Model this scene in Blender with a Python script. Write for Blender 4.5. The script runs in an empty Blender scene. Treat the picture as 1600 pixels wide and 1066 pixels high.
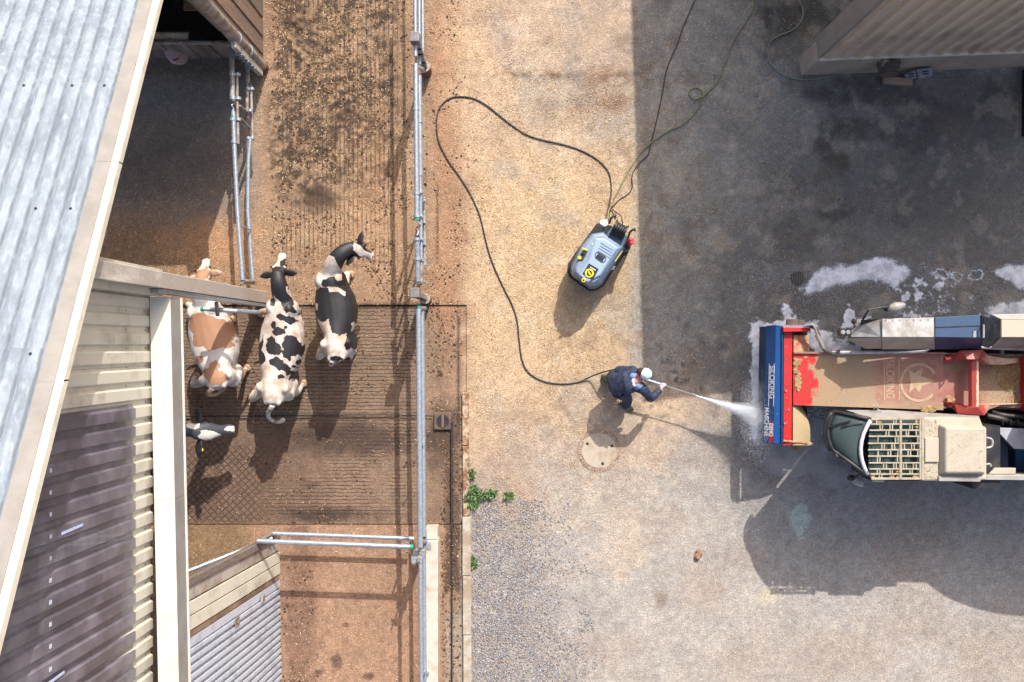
import bpy, bmesh, math, random
import numpy as np
from mathutils import Vector, Matrix
random.seed(7); RNG = np.random.default_rng(11)
S = bpy.context.scene
COL = S.collection
# ---------------------------------------------------------------- camera, light, exposure
CAM_H = 15.5; FPX = 1395.0
cam = bpy.data.cameras.new('camera'); cam_o = bpy.data.objects.new('camera', cam); COL.objects.link(cam_o)
cam_o.location = (0, 0, CAM_H); cam_o.rotation_euler = (0, 0, 0)
cam.sensor_width = 36; cam.lens = FPX/1600*36; cam.clip_end = 500
S.camera = cam_o
SUN_DIR = Vector((.36, 1.018, 1.0)).normalized()         # towards the sun
sun_el = math.asin(SUN_DIR.z); sun_az = math.atan2(SUN_DIR.x, SUN_DIR.y)
W = bpy.data.worlds.new('World'); S.world = W; W.use_nodes = True
nt = W.node_tree; bgn = nt.nodes['Background']
sky = nt.nodes.new('ShaderNodeTexSky'); sky.sky_type = 'NISHITA'; sky.sun_disc = False
sky.sun_elevation = sun_el; sky.sun_rotation = sun_az; sky.dust_density = 4.0; sky.air_density = .7; sky.ozone_density = .5
nt.links.new(sky.outputs[0], bgn.inputs[0]); bgn.inputs[1].default_value = 0.15
sl = bpy.data.lights.new('sun', 'SUN'); sl.energy = 3.2; sl.angle = math.radians(.45); sl.color = (1, .972, .93)
so = bpy.data.objects.new('sun', sl); COL.objects.link(so); so.location = (10, 25, 30)
so.rotation_euler = SUN_DIR.to_track_quat('Z', 'Y').to_euler()
S.view_settings.view_transform = 'Standard'; S.view_settings.look = 'None'
S.view_settings.gamma = 1; S.view_settings.use_curve_mapping = False
S.view_settings.exposure = 0.77
S.render.engine = 'CYCLES'; S.cycles.volume_bounces = 3

# ---------------------------------------------------------------- helpers
def P(px, py, h=0.0):
    k = (CAM_H-h)/FPX
    return Vector(((px-800)*k, (533-py)*k, h))
def lin(c):
    return tuple(((v/255)/12.92 if v <= 10 else ((v/255+.055)/1.055)**2.4) for v in c)
class G:
    """collects vertices and faces (world coordinates)"""
    def __init__(s): s.v = []; s.f = []
    def add(s, vs, fs):
        n = len(s.v); s.v += [tuple(v) for v in vs]; s.f += [tuple(i+n for i in f) for f in fs]; return s
    def box(s, a, b, rz=0, c=None):
        x0, y0, z0 = a; x1, y1, z1 = b
        vs = [Vector(p) for p in ((x0,y0,z0),(x1,y0,z0),(x1,y1,z0),(x0,y1,z0),(x0,y0,z1),(x1,y0,z1),(x1,y1,z1),(x0,y1,z1))]
        if rz:
            c = Vector(c) if c else Vector(((x0+x1)/2,(y0+y1)/2,0)); R = Matrix.Rotation(rz,3,'Z')
            vs = [R@(v-c)+c for v in vs]
        return s.add(vs, [(0,3,2,1),(4,5,6,7),(0,1,5,4),(1,2,6,5),(2,3,7,6),(3,0,4,7)])
    def hexa(s, bot, top):
        """prism between two matching polygons"""
        n = len(bot)
        return s.add(list(bot)+list(top), [tuple(range(n-1,-1,-1)), tuple(range(n,2*n))]+[(i,(i+1)%n,n+(i+1)%n,n+i) for i in range(n)])
    def slab(s, pts, d):
        """polygon given thickness along vector d"""
        d = Vector(d); pts = [Vector(p) for p in pts]
        nrm = sum(((pts[i]-pts[0]).cross(pts[(i+1)%len(pts)]-pts[0]) for i in range(1,len(pts))), Vector())
        if nrm.dot(d) > 0: pts = pts[::-1]
        return s.hexa([p+d for p in pts], pts)
    def bar(s, a, b, w, t, up=(0,0,1)):
        a = Vector(a); b = Vector(b); d = (b-a).normalized(); up = Vector(up)
        if abs(d.dot(up)) > .98: up = Vector((0,1,0))
        sx = d.cross(up).normalized()*w/2; sy = sx.cross(d).normalized()*t/2
        return s.hexa([a-sx-sy, a+sx-sy, a+sx+sy, a-sx+sy][::-1], [b-sx-sy, b+sx-sy, b+sx+sy, b-sx+sy][::-1])
    def tube(s, pts, r, n=10, caps=True, sq=1.0):
        pts = [Vector(p) for p in pts]; m = len(pts)
        rr = r if isinstance(r, (list, tuple)) else [r]*m
        base = len(s.v); prev = None
        for i, p in enumerate(pts):
            t = (pts[min(i+1,m-1)]-pts[max(i-1,0)]).normalized()
            if prev is None:
                u = Vector((0,0,1)) if abs(t.z) < .9 else Vector((0,1,0))
                a = t.cross(u).normalized()
            else: a = (prev - t*prev.dot(t)).normalized()
            prev = a; b = t.cross(a)
            for k in range(n):
                an = 2*math.pi*k/n
                s.v.append(tuple(p + a*math.cos(an)*rr[i] + b*math.sin(an)*rr[i]*sq))
        for i in range(m-1):
            for k in range(n):
                k2 = (k+1)%n
                s.f.append((base+i*n+k, base+i*n+k2, base+(i+1)*n+k2, base+(i+1)*n+k))
        if caps:
            s.f.append(tuple(base+k for k in range(n-1,-1,-1))); s.f.append(tuple(base+(m-1)*n+k for k in range(n)))
        return s
    def rings(s, rings):
        """closed loft through rings of equal point count"""
        n = len(rings[0]); b = len(s.v)
        for r in rings: s.v += [tuple(p) for p in r]
        for i in range(len(rings)-1):
            for k in range(n):
                k2=(k+1)%n; s.f.append((b+i*n+k, b+i*n+k2, b+(i+1)*n+k2, b+(i+1)*n+k))
        s.f.append(tuple(b+k for k in range(n-1,-1,-1))); s.f.append(tuple(b+(len(rings)-1)*n+k for k in range(n)))
        return s
    def ball(s, c, r, n=10, m=7):
        rx, ry, rz = r if isinstance(r,(tuple,list)) else (r,r,r); c = Vector(c); b=len(s.v)
        for i in range(1,m):
            th = math.pi*i/m
            for k in range(n):
                a = 2*math.pi*k/n
                s.v.append((c.x+rx*math.sin(th)*math.cos(a), c.y+ry*math.sin(th)*math.sin(a), c.z-rz*math.cos(th)))
        s.v.append((c.x,c.y,c.z-rz)); s.v.append((c.x,c.y,c.z+rz)); lo=len(s.v)-2; hi=lo+1
        for i in range(m-2):
            for k in range(n):
                k2=(k+1)%n; s.f.append((b+i*n+k,b+i*n+k2,b+(i+1)*n+k2,b+(i+1)*n+k))
        for k in range(n):
            k2=(k+1)%n; s.f.append((lo,b+k2,b+k)); s.f.append((hi,b+(m-2)*n+k,b+(m-2)*n+k2))
        return s
    def disc(s, c, r, z0, z1, n=24):
        c = Vector(c)
        ring = lambda z: [(c.x+r*math.cos(2*math.pi*k/n), c.y+r*math.sin(2*math.pi*k/n), z) for k in range(n)]
        return s.hexa(ring(z0), ring(z1))
def mesh_of(name, g, loc=Vector()):
    me = bpy.data.meshes.new(name)
    me.from_pydata([(x-loc.x, y-loc.y, z-loc.z) for x,y,z in g.v], [], g.f); me.update(); return me
def tag(o, label=None, cat=None, group=None, kind=None):
    if label: o['label'] = label
    if cat: o['category'] = cat
    if group: o['group'] = group
    if kind: o['kind'] = kind
    return o
def wloc(o):
    v = Vector()
    while o is not None: v += o.location; o = o.parent
    return v
def obj(name, g, m, parent=None, smooth=False, bevel=0, loc=None, kind=None, label=None):
    base = wloc(parent) if parent else (Vector(loc) if loc is not None else Vector())
    me = g if isinstance(g, bpy.types.Mesh) else mesh_of(name, g, base)
    o = bpy.data.objects.new(name, me); COL.objects.link(o)
    if parent: o.parent = parent
    elif loc is not None: o.location = loc
    for mm in (m if isinstance(m,(list,tuple)) else [m]): me.materials.append(mm)
    if smooth == 'auto':
        for p in me.polygons: p.use_smooth = True
        me.set_sharp_from_angle(angle=math.radians(35))
    elif smooth:
        for p in me.polygons: p.use_smooth = True
    if bevel:
        bv = o.modifiers.new('bevel','BEVEL'); bv.width = bevel; bv.segments = 2; bv.limit_method='ANGLE'
    if kind: o['kind'] = kind
    if label: o['label'] = label
    return o
def thing(name, loc, label, cat, group=None):
    o = bpy.data.objects.new(name, None); COL.objects.link(o); o.location = loc; o.empty_display_size=.1
    return tag(o, label, cat, group)
def fuse(g, voxel=.018, it=4, name='body'):
    me = mesh_of('tmp', g); o = bpy.data.objects.new('tmp', me); COL.objects.link(o)
    r = o.modifiers.new('r','REMESH'); r.mode='VOXEL'; r.voxel_size = voxel
    sm = o.modifiers.new('s','SMOOTH'); sm.iterations = it; sm.factor=.5
    dg = bpy.context.evaluated_depsgraph_get()
    nm = bpy.data.meshes.new_from_object(o.evaluated_get(dg)); nm.name = name
    bpy.data.objects.remove(o); bpy.data.meshes.remove(me)
    return nm
def shift(me, v):
    me.transform(Matrix.Translation(-Vector(v))); return me
def spline(pts, n=8):
    pts=[Vector(p) for p in pts]; out=[]
    for i in range(len(pts)-1):
        p0=pts[max(i-1,0)];p1=pts[i];p2=pts[i+1];p3=pts[min(i+2,len(pts)-1)]
        for k in range(n):
            t=k/n
            out.append(.5*((2*p1)+(p2-p0)*t+(2*p0-5*p1+4*p2-p3)*t*t+(3*p1-p0-3*p2+p3)*t**3))
    out.append(pts[-1]); return out
# ---- numpy value noise
_T = RNG.random((256,256))
def vnoise(x, y):
    xi=np.floor(x).astype(int); yi=np.floor(y).astype(int); fx=x-xi; fy=y-yi
    fx=fx*fx*(3-2*fx); fy=fy*fy*(3-2*fy)
    a=_T[xi%256,yi%256]; b=_T[(xi+1)%256,yi%256]; c=_T[xi%256,(yi+1)%256]; d=_T[(xi+1)%256,(yi+1)%256]
    return (a*(1-fx)+b*fx)*(1-fy)+(c*(1-fx)+d*fx)*fy
def fbm(x, y, s, o=4, seed=0):
    r=0; a=.5; t=0
    for i in range(o):
        r=r+a*vnoise(x/s+seed*17.3+i*31.7, y/s+seed*9.1+i*12.3); t+=a; a*=.55; s=s/2.03
    return r/t
def sst(a,b,x):
    t=np.clip((x-a)/(b-a),0,1); return t*t*(3-2*t)
# ---------------------------------------------------------------- materials
def _new(name):
    m=bpy.data.materials.new(name); m.use_nodes=True; n=m.node_tree; b=n.nodes['Principled BSDF']; return m,n,b
def _noise(n, scale, detail=6, rough=.6, coord=None, vec=None):
    t=n.nodes.new('ShaderNodeTexNoise'); t.inputs['Scale'].default_value=scale; t.inputs['Detail'].default_value=detail
    t.inputs['Roughness'].default_value=rough
    if coord is not None: n.links.new(coord, t.inputs['Vector'])
    return t
def _ramp(n, src, a, b, ca=(0,0,0,1), cb=(1,1,1,1)):
    r=n.nodes.new('ShaderNodeValToRGB'); r.color_ramp.elements[0].position=a; r.color_ramp.elements[1].position=b
    r.color_ramp.elements[0].color=ca; r.color_ramp.elements[1].color=cb; n.links.new(src, r.inputs[0]); return r
def _mix(n, fac, a, b, mode='MIX'):
    x=n.nodes.new('ShaderNodeMix'); x.data_type='RGBA'; x.blend_type=mode
    for sock,v in ((x.inputs[0],fac),(x.inputs[6],a),(x.inputs[7],b)):
        if isinstance(v,(int,float)): sock.default_value=v
        elif isinstance(v,tuple): sock.default_value=(v+(1,))[:4]
        else: n.links.new(v, sock)
    return x.outputs[2]
def _bump(n, h, b, strength=.3, dist=.01):
    x=n.nodes.new('ShaderNodeBump'); x.inputs['Strength'].default_value=strength; x.inputs['Distance'].default_value=dist
    n.links.new(h, x.inputs['Height']); n.links.new(x.outputs[0], b.inputs['Normal']); return x
def mat(name, c, rough=.6, metal=0, c2=None, scale=4, lo=.4, hi=.65, bump=.15, bscale=60, bdist=.004, fine=.12, stretch=None, spec=.5):
    """base colour c with worn/dirty patches of colour c2 and fine grain; c are sRGB 0-255"""
    m,n,b=_new(name); tc=n.nodes.new('ShaderNodeTexCoord').outputs['Object']
    if stretch:
        mp=n.nodes.new('ShaderNodeMapping'); mp.inputs['Scale'].default_value=stretch; n.links.new(tc,mp.inputs['Vector']); tc=mp.outputs[0]
    A=lin(c); out=None
    if c2:
        t=_noise(n,scale,8,.65,tc); f=_ramp(n,t.outputs[0],lo,hi)
        out=_mix(n,f.outputs[0],A,lin(c2))
    else: out=_mix(n,0.0,A,A)
    g=_noise(n,bscale,4,.6,tc); gr=_ramp(n,g.outputs[0],.3,.7,(1-fine*1.5,)*3+(1,),(1+fine,)*3+(1,))
    col=_mix(n,1.0,out,gr.outputs[0],'MULTIPLY')
    n.links.new(col,b.inputs['Base Color']); b.inputs['Roughness'].default_value=rough; b.inputs['Metallic'].default_value=metal
    b.inputs['Specular IOR Level'].default_value=spec
    if bump: _bump(n,g.outputs[0],b,bump,bdist)
    return m
def mask_mat(name, A, B, attr='mask', nscale=30, namt=.25, soft=.06, rA=.5, rB=.8, bumpB=.3, fine=.12, fs=90, A2=None, coat=0):
    """two surfaces (bare / soiled, or two coat colours) divided by a per-vertex mask broken up by noise"""
    m,n,b=_new(name); tc=n.nodes.new('ShaderNodeTexCoord').outputs['Object']
    at=n.nodes.new('ShaderNodeAttribute'); at.attribute_name=attr
    t=_noise(n,nscale,6,.65,tc)
    ma=n.nodes.new('ShaderNodeMath'); ma.operation='MULTIPLY_ADD'; n.links.new(t.outputs[0],ma.inputs[0]); ma.inputs[1].default_value=namt*2
    n.links.new(at.outputs['Fac'],ma.inputs[2])
    f=_ramp(n,ma.outputs[0],max(0,.5+namt-soft),min(1,.5+namt+soft)).outputs[0]
    a=lin(A)
    if A2: a=_mix(n,_ramp(n,_noise(n,5,6,.6,tc).outputs[0],.42,.62).outputs[0],lin(A),lin(A2))
    c=_mix(n,f,a,lin(B)); g=_noise(n,fs,5,.7,tc)
    gr=_ramp(n,g.outputs[0],.3,.7,(1-fine*1.5,)*3+(1,),(1+fine,)*3+(1,))
    n.links.new(_mix(n,1.0,c,gr.outputs[0],'MULTIPLY'),b.inputs['Base Color'])
    r=_ramp(n,f,0,1,(rA,)*3+(1,),(rB,)*3+(1,)); n.links.new(r.outputs[0],b.inputs['Roughness'])
    if coat: b.inputs['Coat Weight'].default_value=coat
    _bump(n,g.outputs[0],b,bumpB,.006)
    return m
def set_attr(me, name, vals):
    a=me.attributes.new(name,'FLOAT','POINT'); a.data.foreach_set('value', np.asarray(vals,dtype=np.float32))
def verts(me):
    a=np.empty(len(me.vertices)*3); me.vertices.foreach_get('co',a); return a.reshape(-1,3)
M={}
M['galv']=mat('galvanised_steel',(176,184,192),.42,.55,(140,146,150),25,.4,.7,.1,120,fine=.1)
M['galv_old']=mat('weathered_galvanised_steel',(160,155,148),.6,.3,(128,105,85),9,.42,.62,.2,90)
M['rust']=mat('rusty_steel',(140,82,58),.85,.1,(92,62,48),12,.4,.6,.4,60)
M['black']=mat('black_rubber',(30,30,32),.55,0,(44,42,40),20,.45,.7,.1,80)
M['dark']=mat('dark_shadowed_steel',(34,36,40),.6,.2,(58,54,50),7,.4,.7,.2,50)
M['timber']=mat('weathered_timber',(116,102,92),.85,0,(142,112,90),2.2,.45,.7,.5,40,.006,.25,(1,1,.18))
M['timber_grey']=mat('grey_weathered_boards',(150,140,130),.85,0,(104,92,82),3,.4,.62,.5,40,.006,.2,(1,1,.25))
M['concrete']=mat('pale_concrete',(178,172,158),.9,0,(140,130,116),3.5,.42,.66,.3,70)
M['cream']=mat('cream_coated_sheet_metal',(222,212,188),.5,0,(172,160,142),2.6,.5,.8,.05,120,fine=.05)
M['cream_hi']=mat('bright_cream_flashing',(200,194,178),.5,0,(184,176,160),3,.5,.8,.04,90,fine=.04)
M['greyface']=mat('dusty_grey_flashing',(140,134,126),.75,0,(124,118,110),3,.4,.7,.08,120,fine=.08)
# ================================================================ GROUND
def gx(X): return 800+90*X
def gy(Y): return 533-90*Y
def blob(x,y,cx,cy,rx,ry,soft=.5,rot=0,rag=.35,s=40,seed=0):
    c,sn=math.cos(rot),math.sin(rot); dx=x-cx; dy=y-cy
    u=(dx*c+dy*sn)/rx; v=(-dx*sn+dy*c)/ry
    d=np.sqrt(u*u+v*v)+(fbm(x,y,s,4,seed)-.5)*2*rag
    return 1-sst(1-soft,1+soft,d)
def ground_colour(x,y):
    """albedo (linear) of the yard at plan position x,y (in centimetre-like units) + groove / wet attributes"""
    n1=fbm(x,y,160,5,1); n2=fbm(x,y,38,5,2); n3=fbm(x,y,10,4,3); nn=(n1-.5); 
    def C(r,g,b): return np.array(lin((r,g,b)))[None,None,:]
    def mixc(col,c,f): return col*(1-f[...,None])+c*f[...,None]
    col=np.ones(x.shape+(3,))*C(172,160,148)
    # pale straw-strewn concrete in the middle of the yard
    straw=sst(-.12,.2,(blob(x,y,880,400,230,420,.8,0,.5,90,4)-.35)+ (n2-.5)*.5)
    col=mixc(col,C(192,152,112),sst(730,690,x)*0+sst(1130,930,x+nn*260)*sst(900,640,y+nn*200))
    col=mixc(col,C(204,170,128),straw*.8)
    col=mixc(col,C(206,174,120),blob(x,y,860,420,150,170,.7,.2,.4,70,5)*.5)
    # cleaner slab at the top
    top=sst(770,800,x+n3*18)*sst(122,108,y+n3*10)*sst(1210,1180,x)
    col=mixc(col,C(186,160,136),top*.6)
    col=mixc(col,C(164,150,138),top*sst(.5,.7,n1)*.4)
    col=mixc(col,C(176,160,142),blob(x,y,880,180,120,60,.6,.1,.4,50,6)*.35)
    # brown dirt beside the fence and round the slab joint
    col=mixc(col,C(150,102,70),blob(x,y,700,420,32,200,.6,0,.6,30,7)*.75)
    col=mixc(col,C(186,134,92),sst(760,700,x+n2*80)*sst(760,700,y)*.7)
    j=np.exp(-((y-118-4*(n2-.5)*2)/7)**2)*sst(.38,.55,fbm(x,y,25,3,8))*sst(760,800,x)
    col=mixc(col,C(96,70,50),j*.85)
    col=mixc(col,C(138,100,74),blob(x,y,940,145,55,32,.6,0,.7,20,9)*.7)
    col=mixc(col,C(120,96,80),blob(x,y,1180,128,120,14,.6,0,.8,18,10)*.6)
    # store's shade worked into the colour: greyer ground inside its shadow edge
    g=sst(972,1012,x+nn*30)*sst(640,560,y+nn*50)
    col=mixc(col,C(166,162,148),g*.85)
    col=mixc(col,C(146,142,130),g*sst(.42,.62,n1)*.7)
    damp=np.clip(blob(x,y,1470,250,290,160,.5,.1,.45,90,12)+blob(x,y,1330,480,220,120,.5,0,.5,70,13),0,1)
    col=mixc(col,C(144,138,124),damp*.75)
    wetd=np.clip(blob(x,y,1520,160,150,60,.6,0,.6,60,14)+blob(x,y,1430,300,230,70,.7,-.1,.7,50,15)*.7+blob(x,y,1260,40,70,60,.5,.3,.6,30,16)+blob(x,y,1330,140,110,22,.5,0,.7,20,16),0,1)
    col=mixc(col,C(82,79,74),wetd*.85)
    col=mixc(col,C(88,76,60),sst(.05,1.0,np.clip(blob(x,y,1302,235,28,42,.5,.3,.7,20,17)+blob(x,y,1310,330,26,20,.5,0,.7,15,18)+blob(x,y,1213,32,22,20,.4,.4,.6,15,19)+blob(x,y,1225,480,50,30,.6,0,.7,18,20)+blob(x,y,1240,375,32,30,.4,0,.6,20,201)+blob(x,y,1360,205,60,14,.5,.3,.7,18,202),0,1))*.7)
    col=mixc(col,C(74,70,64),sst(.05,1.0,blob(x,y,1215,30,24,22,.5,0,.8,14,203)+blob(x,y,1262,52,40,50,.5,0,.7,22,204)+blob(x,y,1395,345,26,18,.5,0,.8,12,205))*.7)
    # washed, wet ground round the machine
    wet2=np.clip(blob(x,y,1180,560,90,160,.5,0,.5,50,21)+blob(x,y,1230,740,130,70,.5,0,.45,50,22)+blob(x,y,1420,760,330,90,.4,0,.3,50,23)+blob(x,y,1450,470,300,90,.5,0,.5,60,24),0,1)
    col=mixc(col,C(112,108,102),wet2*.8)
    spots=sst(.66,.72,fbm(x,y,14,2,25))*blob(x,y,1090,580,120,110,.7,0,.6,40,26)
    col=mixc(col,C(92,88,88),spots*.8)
    mot=fbm(x,y,22,5,150); mot2=fbm(x,y,70,5,151)
    ry=sst(735,790,x)
    col=mixc(col,C(150,146,140),ry*sst(.52,.66,mot2)*.40)
    col=mixc(col,C(142,112,84),ry*sst(.54,.68,mot)*sst(.40,.6,fbm(x,y,120,4,152))*.45)
    col=mixc(col,C(208,190,160),ry*sst(.56,.70,fbm(x,y,30,5,153))*.35)
    # lit lower yard
    low=sst(640,760,y+nn*120)*sst(735,800,x)
    col=mixc(col,C(182,174,162),low*.6)
    col=mixc(col,C(176,146,120),low*sst(.45,.75,fbm(x,y,110,5,27))*.45)
    col=mixc(col,C(178,144,112),blob(x,y,790,760,60,90,.8,0,.6,40,28)*.7)
    col=mixc(col,C(150,146,144),blob(x,y,790,1000,120,260,.8,0,.5,50,29)*.6)
    col=mixc(col,C(150,120,96),blob(x,y,1033,937,10,14,.5,0,.5,10,30)*.8)
    col=mixc(col,C(190,216,196),sst(.3,.6,blob(x,y,1252,812,14,24,.4,.2,.8,9,31))*.75)
    col=mixc(col,C(214,196,140),blob(x,y,1200,932,16,12,.6,0,.7,10,32)*.7)
    # ---------- cow side, left of the kerb
    n0=fbm(x,y,26,4,51); cow=np.where(y<620,sst(738,672,x+(n0-.5)*46),sst(722,718,x)); cow=cow*(sst(600,640,y)*0+1)
    alley=C(156,123,92)
    cc=np.ones_like(col)*alley
    cc=mixc(cc,C(174,140,106),sst(.45,.65,n1)*.6)
    muck=sst(.40,.55,.45*fbm(x,y,60,3,33)+.55*fbm(x,y,11,4,335)+.12*blob(x,y,500,200,110,260,.8,0,.4,60,34)-.02)*sst(425,470,x+n2*40)*sst(640,600,x)*sst(380,300,y+n2*80)
    cc=mixc(cc,C(66,48,36),np.clip(muck*1.25,0,1)*.92*sst(.25,.6,fbm(x,y,7,3,334)))
    cc=mixc(cc,C(72,52,38),np.clip(blob(x,y,498,310,30,18,.4,0,.5,12,35),0,1)*.85)
    cc=mixc(cc,C(196,144,98),blob(x,y,330,385,70,40,.6,0,.5,25,36)*.8)
    cc=mixc(cc,C(200,152,106),blob(x,y,590,330,45,110,.8,0,.6,40,37)*.45)
    # interior of the barn (feed passage)
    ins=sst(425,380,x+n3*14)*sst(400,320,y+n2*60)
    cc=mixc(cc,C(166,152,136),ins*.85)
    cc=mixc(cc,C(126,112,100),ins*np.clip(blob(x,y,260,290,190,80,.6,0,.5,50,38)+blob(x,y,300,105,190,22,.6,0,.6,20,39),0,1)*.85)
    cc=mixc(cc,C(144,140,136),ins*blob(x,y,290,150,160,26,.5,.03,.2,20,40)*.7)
    cc=mixc(cc,C(150,110,72),sst(340,380,y)*sst(330,300,x)*sst(.4,.6,n2)*.6)
    # pen floor
    pen=sst(474,480,y+(n3-.5)*8)*sst(822,816,y)
    cc=mixc(cc,C(138,110,86),pen*.95)
    cc=mixc(cc,C(112,84,66),pen*sst(.45,.65,n1)*.6)
    cc=mixc(cc,C(74,54,44),pen*blob(x,y,540,685,110,26,.5,0,.4,30,41)*.85)
    cc=mixc(cc,C(62,46,38),pen*blob(x,y,500,806,80,12,.6,0,.6,20,42)*.8)
    cc=mixc(cc,C(120,96,50),pen*blob(x,y,455,625,14,12,.4,0,.5,8,43)*.8)
    cc=mixc(cc,C(122,92,70),pen*sst(470,420,x)*sst(650,700,y)*.6)
    cc=mixc(cc,C(58,42,34),np.exp(-((y-478-3*(n3-.5))/5)**2)*sst(.35,.5,fbm(x,y,30,3,44))*sst(700,660,x)*.9)
    cc=mixc(cc,C(66,48,40),blob(x,y,690,690,30,50,.5,0,.6,20,45)*.7)
    cc=mixc(cc,C(176,124,84),sst(665,690,x)*sst(560,480,y)*.6)
    cc=mixc(cc,C(96,72,58),sst(692,698,x)*sst(690,740,y)*sst(.4,.55,n2)*.8)
    # lower run
    run=sst(816,822,y)
    cc=mixc(cc,C(168,128,98),run*sst(692,688,x)*.95)
    cc=mixc(cc,C(120,86,66),run*blob(x,y,470,960,26,160,.6,0,.6,20,46)*.7)
    cc=mixc(cc,C(90,62,46),run*np.clip(blob(x,y,527,1033,9,12,.4,0,.4,6,47)+blob(x,y,498,1050,7,5,.4,0,.4,6,48)+blob(x,y,577,1056,8,6,.4,0,.4,6,49)+blob(x,y,541,976,6,4,.4,0,.4,6,50),0,1)*.8)
    cc=mixc(cc,C(82,62,50),run*sst(692,698,x)*sst(.35,.55,n2)*.8)
    cc=mixc(cc,C(168,150,130),run*sst(692,698,x)*sst(950,1000,y+n2*60)*.8)
    cc=mixc(cc,C(126,100,56),run*sst(400,380,x)*.6)
    col=mixc(col,np.zeros_like(col),cow)+cc*cow[...,None]
    # narrow joints
    def line(a,b,c,w=1.6): return np.exp(-((a-b)/w)**2)*c
    jl=line(x,683,sst(270,300,y)*sst(420,400,y))+line(x,716,sst(480,500,y)*sst(700,660,y),2.5)+line(x,706,sst(650,670,y),1.8)+line(x,664+.008*y,sst(460,440,y),1.2)*.3
    col=mixc(col,C(52,40,34),np.clip(jl,0,1)*.85)
    vari=(1+.16*(n2-.5)*2+.16*(n3-.5)*2)[...,None]
    lum=(col@np.array([.3,.5,.2]))[...,None]; sat=((.40-.17*straw)*(1-cow)+.16*cow)[...,None]; col=col*(1-sat)+lum*sat*np.array([1.03,1.0,.95])
    col=col*vari
    wet=np.clip(wetd*.9+wet2*.75+damp*.2,0,1)*(1-cow)
    return np.clip(col*.82,0,1), wet, cow
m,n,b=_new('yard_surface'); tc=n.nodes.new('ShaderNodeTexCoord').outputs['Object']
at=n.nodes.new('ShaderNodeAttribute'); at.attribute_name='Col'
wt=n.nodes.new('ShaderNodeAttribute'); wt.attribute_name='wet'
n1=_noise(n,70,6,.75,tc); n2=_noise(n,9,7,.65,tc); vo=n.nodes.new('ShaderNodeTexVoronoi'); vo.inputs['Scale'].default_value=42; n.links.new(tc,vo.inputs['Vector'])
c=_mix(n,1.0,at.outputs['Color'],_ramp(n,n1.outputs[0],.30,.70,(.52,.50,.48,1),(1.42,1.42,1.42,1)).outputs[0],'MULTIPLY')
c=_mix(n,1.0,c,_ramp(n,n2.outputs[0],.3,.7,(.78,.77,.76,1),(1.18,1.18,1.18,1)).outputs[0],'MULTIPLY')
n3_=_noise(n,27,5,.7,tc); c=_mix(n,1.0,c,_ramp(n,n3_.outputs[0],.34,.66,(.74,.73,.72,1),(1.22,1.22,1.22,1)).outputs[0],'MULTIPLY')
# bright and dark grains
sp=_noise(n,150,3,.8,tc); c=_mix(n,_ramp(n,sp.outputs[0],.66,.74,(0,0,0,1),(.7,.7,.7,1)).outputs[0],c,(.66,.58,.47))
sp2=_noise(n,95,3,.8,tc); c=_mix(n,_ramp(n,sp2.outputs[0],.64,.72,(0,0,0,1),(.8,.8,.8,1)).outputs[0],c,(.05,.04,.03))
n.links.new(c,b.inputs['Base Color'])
rr=n.nodes.new('ShaderNodeMapRange'); n.links.new(wt.outputs['Fac'],rr.inputs[0]); rr.inputs[3].default_value=.93; rr.inputs[4].default_value=.38
n.links.new(rr.outputs[0],b.inputs['Roughness'])
# grooves cast in the slabs: straight ribs in the alley, combed ribs in the pen, diamond pattern beside the wall
def wave(vec_rot, scale, dist, dscale):
    mp=n.nodes.new('ShaderNodeMapping'); mp.inputs['Rotation'].default_value=(0,0,vec_rot); n.links.new(tc,mp.inputs['Vector'])
    w=n.nodes.new('ShaderNodeTexWave'); w.inputs['Scale'].default_value=scale; w.inputs['Distortion'].default_value=dist; w.inputs['Detail'].default_value=2
    w.inputs['Detail Scale'].default_value=dscale; n.links.new(mp.outputs[0],w.inputs['Vector']); return w.outputs['Fac']
def att(nm):
    a=n.nodes.new('ShaderNodeAttribute'); a.attribute_name=nm; return a.outputs['Fac']
def mth(op,a,bb):
    x=n.nodes.new('ShaderNodeMath'); x.operation=op
    for i,v in enumerate((a,bb)):
        if isinstance(v,(int,float)): x.inputs[i].default_value=v
        else: n.links.new(v,x.inputs[i])
    return x.outputs[0]
ga=mth('MULTIPLY',_ramp(n,wave(0,4.1,.6,3),.0,.35,(1,1,1,1),(0,0,0,1)).outputs[0],att('g_alley'))
gp=mth('MULTIPLY',_ramp(n,wave(math.pi/2,5.0,2.6,2.2),.0,.3,(1,1,1,1),(0,0,0,1)).outputs[0],att('g_pen'))
d1=_ramp(n,wave(math.radians(48),3.5,.4,3),.0,.22,(1,1,1,1),(0,0,0,1)).outputs[0]; d2=_ramp(n,wave(math.radians(-42),3.5,.4,3),.0,.22,(1,1,1,1),(0,0,0,1)).outputs[0]
gd=mth('MULTIPLY',mth('MAXIMUM',d1,d2),att('g_diamond'))
gg=mth('MAXIMUM',mth('MAXIMUM',ga,gp),gd)
c2=_mix(n,mth('MULTIPLY',gg,.72),c,(.03,.021,.016)); n.links.new(c2,b.inputs['Base Color'])
h=mth('SUBTRACT',mth('ADD',n1.outputs[0],vo.outputs['Distance']),gg)
_bump(n,h,b,.55,.012)
M['ground']=m
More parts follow.
